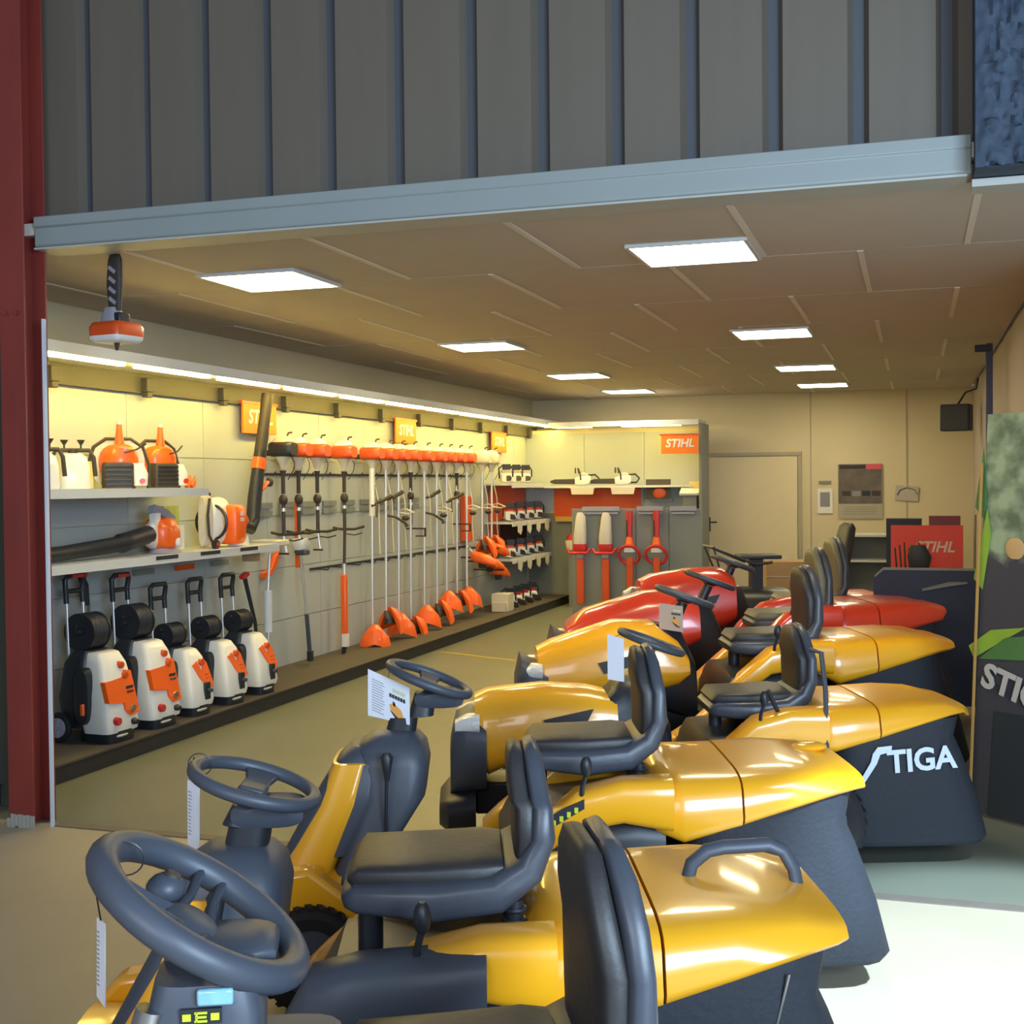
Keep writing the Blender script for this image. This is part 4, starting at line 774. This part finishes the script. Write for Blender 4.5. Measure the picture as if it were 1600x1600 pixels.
# right small shelf unit
t = thing('shelf_unit', 'narrow grey shelf unit at the right end of the back display', 'shelf unit', (-2.86, 16.85, 0))
for z in (.35, .86, 1.30): MB().box((0, 0, z), (.28, .36, .03)).build('shelf', SHELF, t)
MB().box((0, .19, .66), (.28, .02, 1.30)).build('back_panel', GPAN, t)
t = thing('counter_display', 'white and cream leaflet dispenser on top of the narrow shelf unit', 'display', (-2.87, 16.85, 1.316)); MB().box((0, 0, .12), (.18, .2, .24)).build('body', GPAN, t, bevel=.005); MB().box((0, -.08, .26), (.26, .2, .03), Matrix.Rotation(R(25), 3, 'X')).build('top_tray', WHT, t); MB().box((.05, -.02, .32), (.14, .02, .14), Matrix.Rotation(R(-20), 3, 'X')).build('leaflet', mat('pale_yellow_box', (.7, .55, .22), .6), t)
t = tag(MB().loft([rr('z', 0, 0, 0, .10, .06, 3), rr('z', .06, 0, 0, .06, .04, 3), rr('z', .08, 0, 0, .13, .07, 3), rr('z', .10, 0, 0, .12, .06, 3)]).build('work_cap', CRM), 'cream cap on the middle board of the narrow shelf unit', 'cap'); t.location = (-2.86, 16.78, .876)

# grey freestanding display with hedge trimmers
t = thing('display_stand', 'tall grey freestanding display panel hung with hedge trimmers', 'display stand', (-3.03, 14.05, 0), R(0))
for i in range(4): MB().box((-.57+i*.38, .03, .70), (.372, .04, 1.40)).build('stand_panel', GPAN, t, bevel=.003, seg=1)
for i, x in enumerate((-.40, .17, .55)): MB().box((x, -.02, 1.40), (.44 if i == 0 else .30, .04, .05)).box((x, -.03, 1.35), (.40 if i == 0 else .26, .03, .02)).build('hanging_rail', LAV, t)
MB().box((0, .0, .02), (1.54, .40, .04)).build('foot_plate', GPAN, t)
def hanging(label, x, big):
    h = thing('hedge_trimmer', label, 'hedge trimmer', (x, 13.95, 1.36), 0, 'hedge trimmers on the grey stand')
    if big:
        MB().loft([rr('z', .0, 0, 0, .03, .02, 3), rr('z', -.05, .01, 0, .055, .04, 3), rr('z', -.28, 0, 0, .075, .06, 3.5), rr('z', -.36, 0, 0, .075, .06, 3)]).build('motor_body', CRM, h, 50)
        MB().loft([rr('z', -.36, 0, 0, .08, .06, 3), rr('z', -.43, 0, 0, .085, .06, 3), rr('z', -.46, 0, 0, .05, .04, 3)]).build('red_cover', REDP, h)
        MB().tube([(-.135, -.06, -.42), (-.10, -.10, -.46), (.10, -.10, -.46), (.135, -.06, -.41)], .016, 8).build('front_handle', REDP, h); MB().box((0, 0, -.50), (.08, .05, .04)).build('bracket', STL, h)
        MB().box((0, 0, -.79), (.085, .03, .52)).build('blade_sheath', ORD, h, bevel=.008)
    else:
        MB().loft([rr('z', .02, 0, 0, .035, .03, 3), rr('z', -.06, 0, 0, .04, .03, 3), rr('z', -.28, 0, 0, .03, .03, 3)]).build('rear_grip', REDP, h); MB().box((-.025, -.02, -.18), (.012, .03, .18)).build('switch_strip', BRN, h)
        MB().loft([rr('z', -.28, 0, 0, .035, .03, 3), rr('z', -.40, 0, 0, .06, .05, 3)]).build('motor_body', ORG, h); MB().loft([rr('z', -.40, 0, 0, .06, .05, 3), rr('z', -.45, 0, 0, .065, .05, 3)]).build('white_ring', WHT, h)
        MB().tube(ring_pts((0, -.03, -.48), .12, 24, (0, .9, .5)), .018, 8, True, flat=1).build('front_handle', REDP, h)
        MB().box((0, 0, -.82), (.075, .03, .62)).build('blade_sheath', ORD, h, bevel=.008)
hanging('large cream hedge trimmer at the left edge of the grey stand', -3.66, True); hanging('large cream hedge trimmer, second on the grey stand', -3.36, True)
hanging('slim red hedge trimmer, third on the grey stand', -3.08, False); hanging('slim red hedge trimmer at the right of the grey stand', -2.77, False)

# boxes and small machines on the plinth, far left
for k, y in enumerate((15.3, 15.62, 15.95, 16.3)):
    chainsaw(f'white and orange machine on the plinth at the far corner, {ordn[k]} from the left', (-4.98, y, .112), -55, 'machines on the far plinth', WHT, REDP, 1.0)
t = tag(MB().box((0, 0, .11), (.22, .24, .22)).box((.0, -.14, .06), (.18, .05, .12)).build('white_carton', CRM, bevel=.006), 'cream carton on the plinth in front of the far machines', 'box'); t.location = (-4.90, 14.85, .113)

# ------------------------------------------------------------ toy chainsaw hanging from the ceiling
t = thing('inflatable_chainsaw', 'inflatable orange and white toy chainsaw hanging nose up from the ceiling', 'inflatable', (-3.96, 5.62, 2.50), R(-10), s=.86)
MB().loft([rr('z', -.055, 0, 0, .10, .10, 8), rr('z', -.04, 0, 0, .118, .115, 8), rr('z', -.018, 0, 0, .120, .118, 8)]).build('white_base', WHT, t, 60)
MB().loft([rr('z', -.018, 0, 0, .122, .12, 8), rr('z', .035, 0, 0, .125, .122, 8), rr('z', .065, 0, 0, .108, .105, 8), rr('z', .07, 0, 0, .08, .075, 6)]).build('orange_body', ORD, t, 60)
MB().loft([rr('z', .03, -.02, 0, .07, .07, 4), rr('z', .12, -.03, 0, .055, .05, 4), rr('z', .16, -.03, 0, .04, .035, 4)]).build('grey_block', LAV, t, 60)
MB().box((.045, 0, .08), (.05, .09, .09)).build('black_vent', BLK, t, bevel=.01)
bar = MB().loft([rr('z', .14, -.01, 0, .045, .018, 3), rr('z', .30, -.01, 0, .058, .022, 3), rr('z', .45, -.005, 0, .05, .02, 3), rr('z', .50, -.005, 0, .025, .012, 3)]).build('guide_bar', BRN, t, 60)
for k in range(4): MB().box((-.01, -.022, .20+k*.062), (.06, .006, .022), Matrix.Rotation(R(35), 3, 'Y')).build('bar_stripe', LAV, bar)
MB().cyl((0, 0, -.045), (0, 0, -.10), .02, .008, 8).build('valve', BRN, t)
MB().tube([(0, 0, .45), (.0, .0, .475)], .001, 4).build('string', WIRE, t)

# ------------------------------------------------------------ right side of the shop
t = thing('wall_speaker', 'dark box loudspeaker under the ceiling by the right corner', 'speaker', (.47, 15.6, 2.42), R(-12)); MB().box((0, 0, 0), (.33, .24, .31)).build('cabinet', NAVY, t, bevel=.01); MB().box((0, -.125, -.01), (.29, .01, .27)).build('grille_cloth', BLK, t); MB().tube([(.0, .05, .15), (.08, .12, .30), (.20, .12, .34), (.22, .12, .46)], .012, 8).build('bracket', BLK, t)
pt_ = thing('wall_poster', 'large dark poster with a red corner on the back wall', 'poster', (-.705, 17.70, 1.55)); MB().box((0, 0, 0), (.59, .008, .74)).build('sheet', mat('pale_poster_paper', (.42, .39, .30), .7, var=.03), pt_)
MB().box((0, -.006, .10), (.57, .004, .54)).build('photo_print', mat('poster_photo', (.13, .11, .10), .6, var=.6, scale=6), pt_); MB().box((.18, -.009, .335), (.20, .004, .07)).build('red_corner', REDP, pt_); MB().box((-.10, -.009, .33), (.34, .004, .05)).build('title_band', INK, pt_)
for k in range(4): MB().box((-.18+k*.13, -.0095, -.03), (.11, .004, .07)).build('pictured_machine', [BRN, GINK, BLK, BRN][k], pt_)
g = MB()
for k in range(4): g.box((0, -.006, -.22-k*.03), (.44, .002, .008))
g.build('small_print', GINK, pt_)
t = thing('wall_notice', 'white notice on a clip left of the large poster', 'notice', (-1.17, 17.70, 1.42)); MB().box((0, 0, 0), (.20, .008, .34)).build('sheet', WHT, t); MB().box((0, -.006, .02), (.13, .002, .20)).build('print', GINK, t); MB().box((0, -.008, .26), (.17, .01, .03)).build('clip_rail', GPAN, t)
t = thing('wall_notice', 'pale leaflet with a grey arch picture right of the large poster', 'notice', (-.10, 17.70, 1.52)); MB().box((0, 0, 0), (.30, .008, .20), Matrix.Rotation(R(4), 3, 'Y')).build('sheet', mat('pale_leaflet', (.48, .44, .38), .7), t); g = MB().tube([(-.12, -.006, -.03), (-.08, -.006, .04), (.0, -.006, .07), (.10, -.006, .04), (.13, -.006, -.02)], .018, 6, flat=.2); g.build('arch_print', GINK, t)
t = thing('storage_cabinet', 'low grey open cabinet by the back wall', 'cabinet', (-.55, 16.6, 0)); MB().box((0, .2, .5), (.62, .02, 1.0)).box((-.30, 0, .5), (.02, .4, 1.0)).box((.30, 0, .5), (.02, .4, 1.0)).build('carcass', GPAN, t)
for z in (.05, .68, 1.0): MB().box((0, 0, z), (.62, .42, .03)).build('shelf', SHELF, t)
t = thing('red_brand_board', 'big red board with white brand lettering at the back right', 'sign', (.13, 15.0, 0)); MB().box((0, 0, .93), (.78, .03, .50)).build('panel', mat('red_board', (.62, .06, .05), .5, var=.04), t); text('STIHL', .17, mat('faded_white', (.6, .45, .42), .6), t, (.08, -.018, .93), (R(90), 0, 0), .002, bold=.004, shear=.25)
for sx in (-.3, .3): MB().box((sx, .02, .34), (.04, .04, .68)).build('support', GPAN, t)
t = thing('dark_carton', 'dark carton behind the red board, upper left', 'box', (-.12, 15.6, 0)); MB().box((0, 0, .62), (.40, .3, 1.24)).build('carton', NAVY, t)
t = thing('purple_carton', 'dull purple carton peeking over the red board', 'box', (.33, 15.4, 0)); MB().box((0, 0, .64), (.34, .3, 1.27)).build('carton', mat('dull_purple', (.16, .04, .07), .6, var=.05), t)
t = thing('broom', 'thin wooden stick leaning in the right corner', 'stick', (.63, 15.0, 0), rot=(R(-2), R(1), 0)); MB().cyl((0, 0, 0), (0, 0, 1.30), .011, n=8).build('stick', mat('grey_wood', (.20, .15, .10), .7, var=.1), t)
t = thing('tool_bundle', 'dark bundle of handles standing in front of the red board', 'tools', (-.05, 14.5, 0))
for k in range(6): MB().cyl((k*.03-.08, 0, 0), (k*.05-.16, 0, .95+.03*(k % 3)), .010, n=6).build('stick', BRN, t)
MB().loft([rr('z', .72, .10, 0, .10, .04, 3), rr('z', .85, .10, 0, .13, .05, 3), rr('z', .98, .08, 0, .08, .03, 3)]).build('bag', BLK, t)
# dark backboard with rounded corner
t = thing('dark_backboard', 'large dark navy board with a rounded corner behind the collectors', 'board', (.07, 9.60, 0), R(0))
pts = [(-.36, .06), (.56, .06), (.56, .98)]+[(.50+.06*math.cos(R(a)), .98+.06*math.sin(R(a))) for a in range(0, 91, 15)]+[(-.30, 1.04), (-.36, .99)]
MB().prism(pts, 'y', -.02, .02).build('panel', NAVY, t, bevel=.004); MB().prism([(-.35, 1.0), (-.29, 1.055), (.50, 1.055), (.50, 1.04), (-.29, 1.04), (-.35, .985)], 'y', -.03, .03).build('top_edge', GPAN, t)
for x in (-.3, .45): MB().box((x, .0, .03), (.05, .16, .06)).build('foot', BLK, t)
t = tag(MB().tube([(.05, 9.565, .90), (.24, 9.565, .945), (.36, 9.565, .955)], [.012, .02, .008], 6, flat=.5).build('plastic_wrap', GPAN), 'crumpled grey strip across the dark backboard', 'strip')
# blue column
t = thing('blue_post', 'slim dark blue steel post by the right wall, short arm at its top', 'post', (.60, 11.3, 0)); MB().box((0, 0, 1.42), (.055, .055, 2.84)).build('upright', mat('blue_paint', (.045, .055, .13), .45, coat=.1, var=.08), t, bevel=.004); MB().box((-.05, 0, 2.80), (.13, .06, .06)).build('arm', NAVY, t, bevel=.004)
# banner
def banner_mat():
    m = bpy.data.materials.new('banner_print'); m.use_nodes = True; nt = m.node_tree; b = nt.nodes['Principled BSDF']; N = nt.nodes.new; L = nt.links.new
    tc = N('ShaderNodeTexCoord'); sp = N('ShaderNodeSeparateXYZ'); L(tc.outputs['Object'], sp.inputs[0])
    no = N('ShaderNodeTexNoise'); no.inputs['Scale'].default_value = 9; no.inputs['Detail'].default_value = 8; L(tc.outputs['Object'], no.inputs['Vector'])
    r1 = N('ShaderNodeValToRGB'); r1.color_ramp.elements[0].position = .38; r1.color_ramp.elements[0].color = (.10, .13, .07, 1); r1.color_ramp.elements[1].position = .62; r1.color_ramp.elements[1].color = (.28, .34, .20, 1); L(no.outputs['Fac'], r1.inputs[0])
    ad = N('ShaderNodeMath'); ad.operation = 'MULTIPLY_ADD'; ad.inputs[1].default_value = .25; L(no.outputs['Fac'], ad.inputs[0]); L(sp.outputs['Z'], ad.inputs[2])
    r2 = N('ShaderNodeValToRGB'); e = r2.color_ramp.elements; e[0].position = .0; e[0].color = (0, 0, 0, 1); e[1].position = 1; e[1].color = (1, 1, 1, 1)
    mr = N('ShaderNodeMapRange'); mr.inputs[1].default_value = 1.42; mr.inputs[2].default_value = 1.50; L(ad.outputs[0], mr.inputs[0])
    mx = N('ShaderNodeMix'); mx.data_type = 'RGBA'; mx.inputs[6].default_value = (.045, .042, .050, 1); L(r1.outputs[0], mx.inputs[7]); L(mr.outputs[0], mx.inputs[0]); L(mx.outputs[2], b.inputs['Base Color'])
    b.inputs['Roughness'].default_value = .45; return m
t = thing('display_banner', 'tall printed banner with green foliage and a dark foot at the right edge', 'banner', (.27, 6.72, 0), math.atan2(-.52, .62))
MB().prism([(0, .02), (.66, .02), (.66, 2.02), (.10, 2.02)], 'y', 0, .012).build('sheet', banner_mat(), t)
MB().tube([(0.0, -.012, .05), (.075, -.012, 1.78)], .008, 8).build('edge_rod', mat('ochre_rod', (.40, .22, .05), .5, var=.1), t)
def leaf(pts, nm, m_): MB().prism(pts, 'y', -.006, -.001).build(nm, m_, t)
LG = mat('lime_print', (.22, .34, .03), .5, var=.15); DG = mat('green_print', (.06, .15, .04), .5, var=.2)
leaf([(.02, 1.20), (.10, 1.55), (.12, 1.42), (.07, 1.15)], 'printed_leaf', LG); leaf([(-.01, .86), (.12, .95), (.32, .98), (.15, .88), (.02, .80)], 'printed_leaf', LG); leaf([(.05, .80), (.60, .84), (.62, .98), (.2, .92)], 'printed_leaf', DG); leaf([(.03, 1.56), (.08, 1.85), (.10, 1.60), (.08, 1.5)], 'printed_leaf', DG)
MB().ball((.26, -.008, 1.36), .055, (1, .1, 1)).build('printed_fruit', mat('peach_print', (.5, .30, .12), .5, var=.1), t)
leaf([(.10, .02), (.62, .02), (.62, .55), (.14, .55)], 'printed_dark_block', mat('banner_dark', (.022, .026, .030), .45, var=.1))
text('STIGA', .17, mat('banner_letter', (.42, .38, .34), .5, var=.05), t, (.30, -.014, .66), (R(90), R(16), 0), .002, bold=.006)
t = tag(MB().box((.84, 5.95, .06), (.30, .26, .12)).build('banner_foot_box', mat('teal_plastic', (.02, .12, .17), .5, var=.1), bevel=.01), 'teal box on the floor at the foot of the banner', 'box')
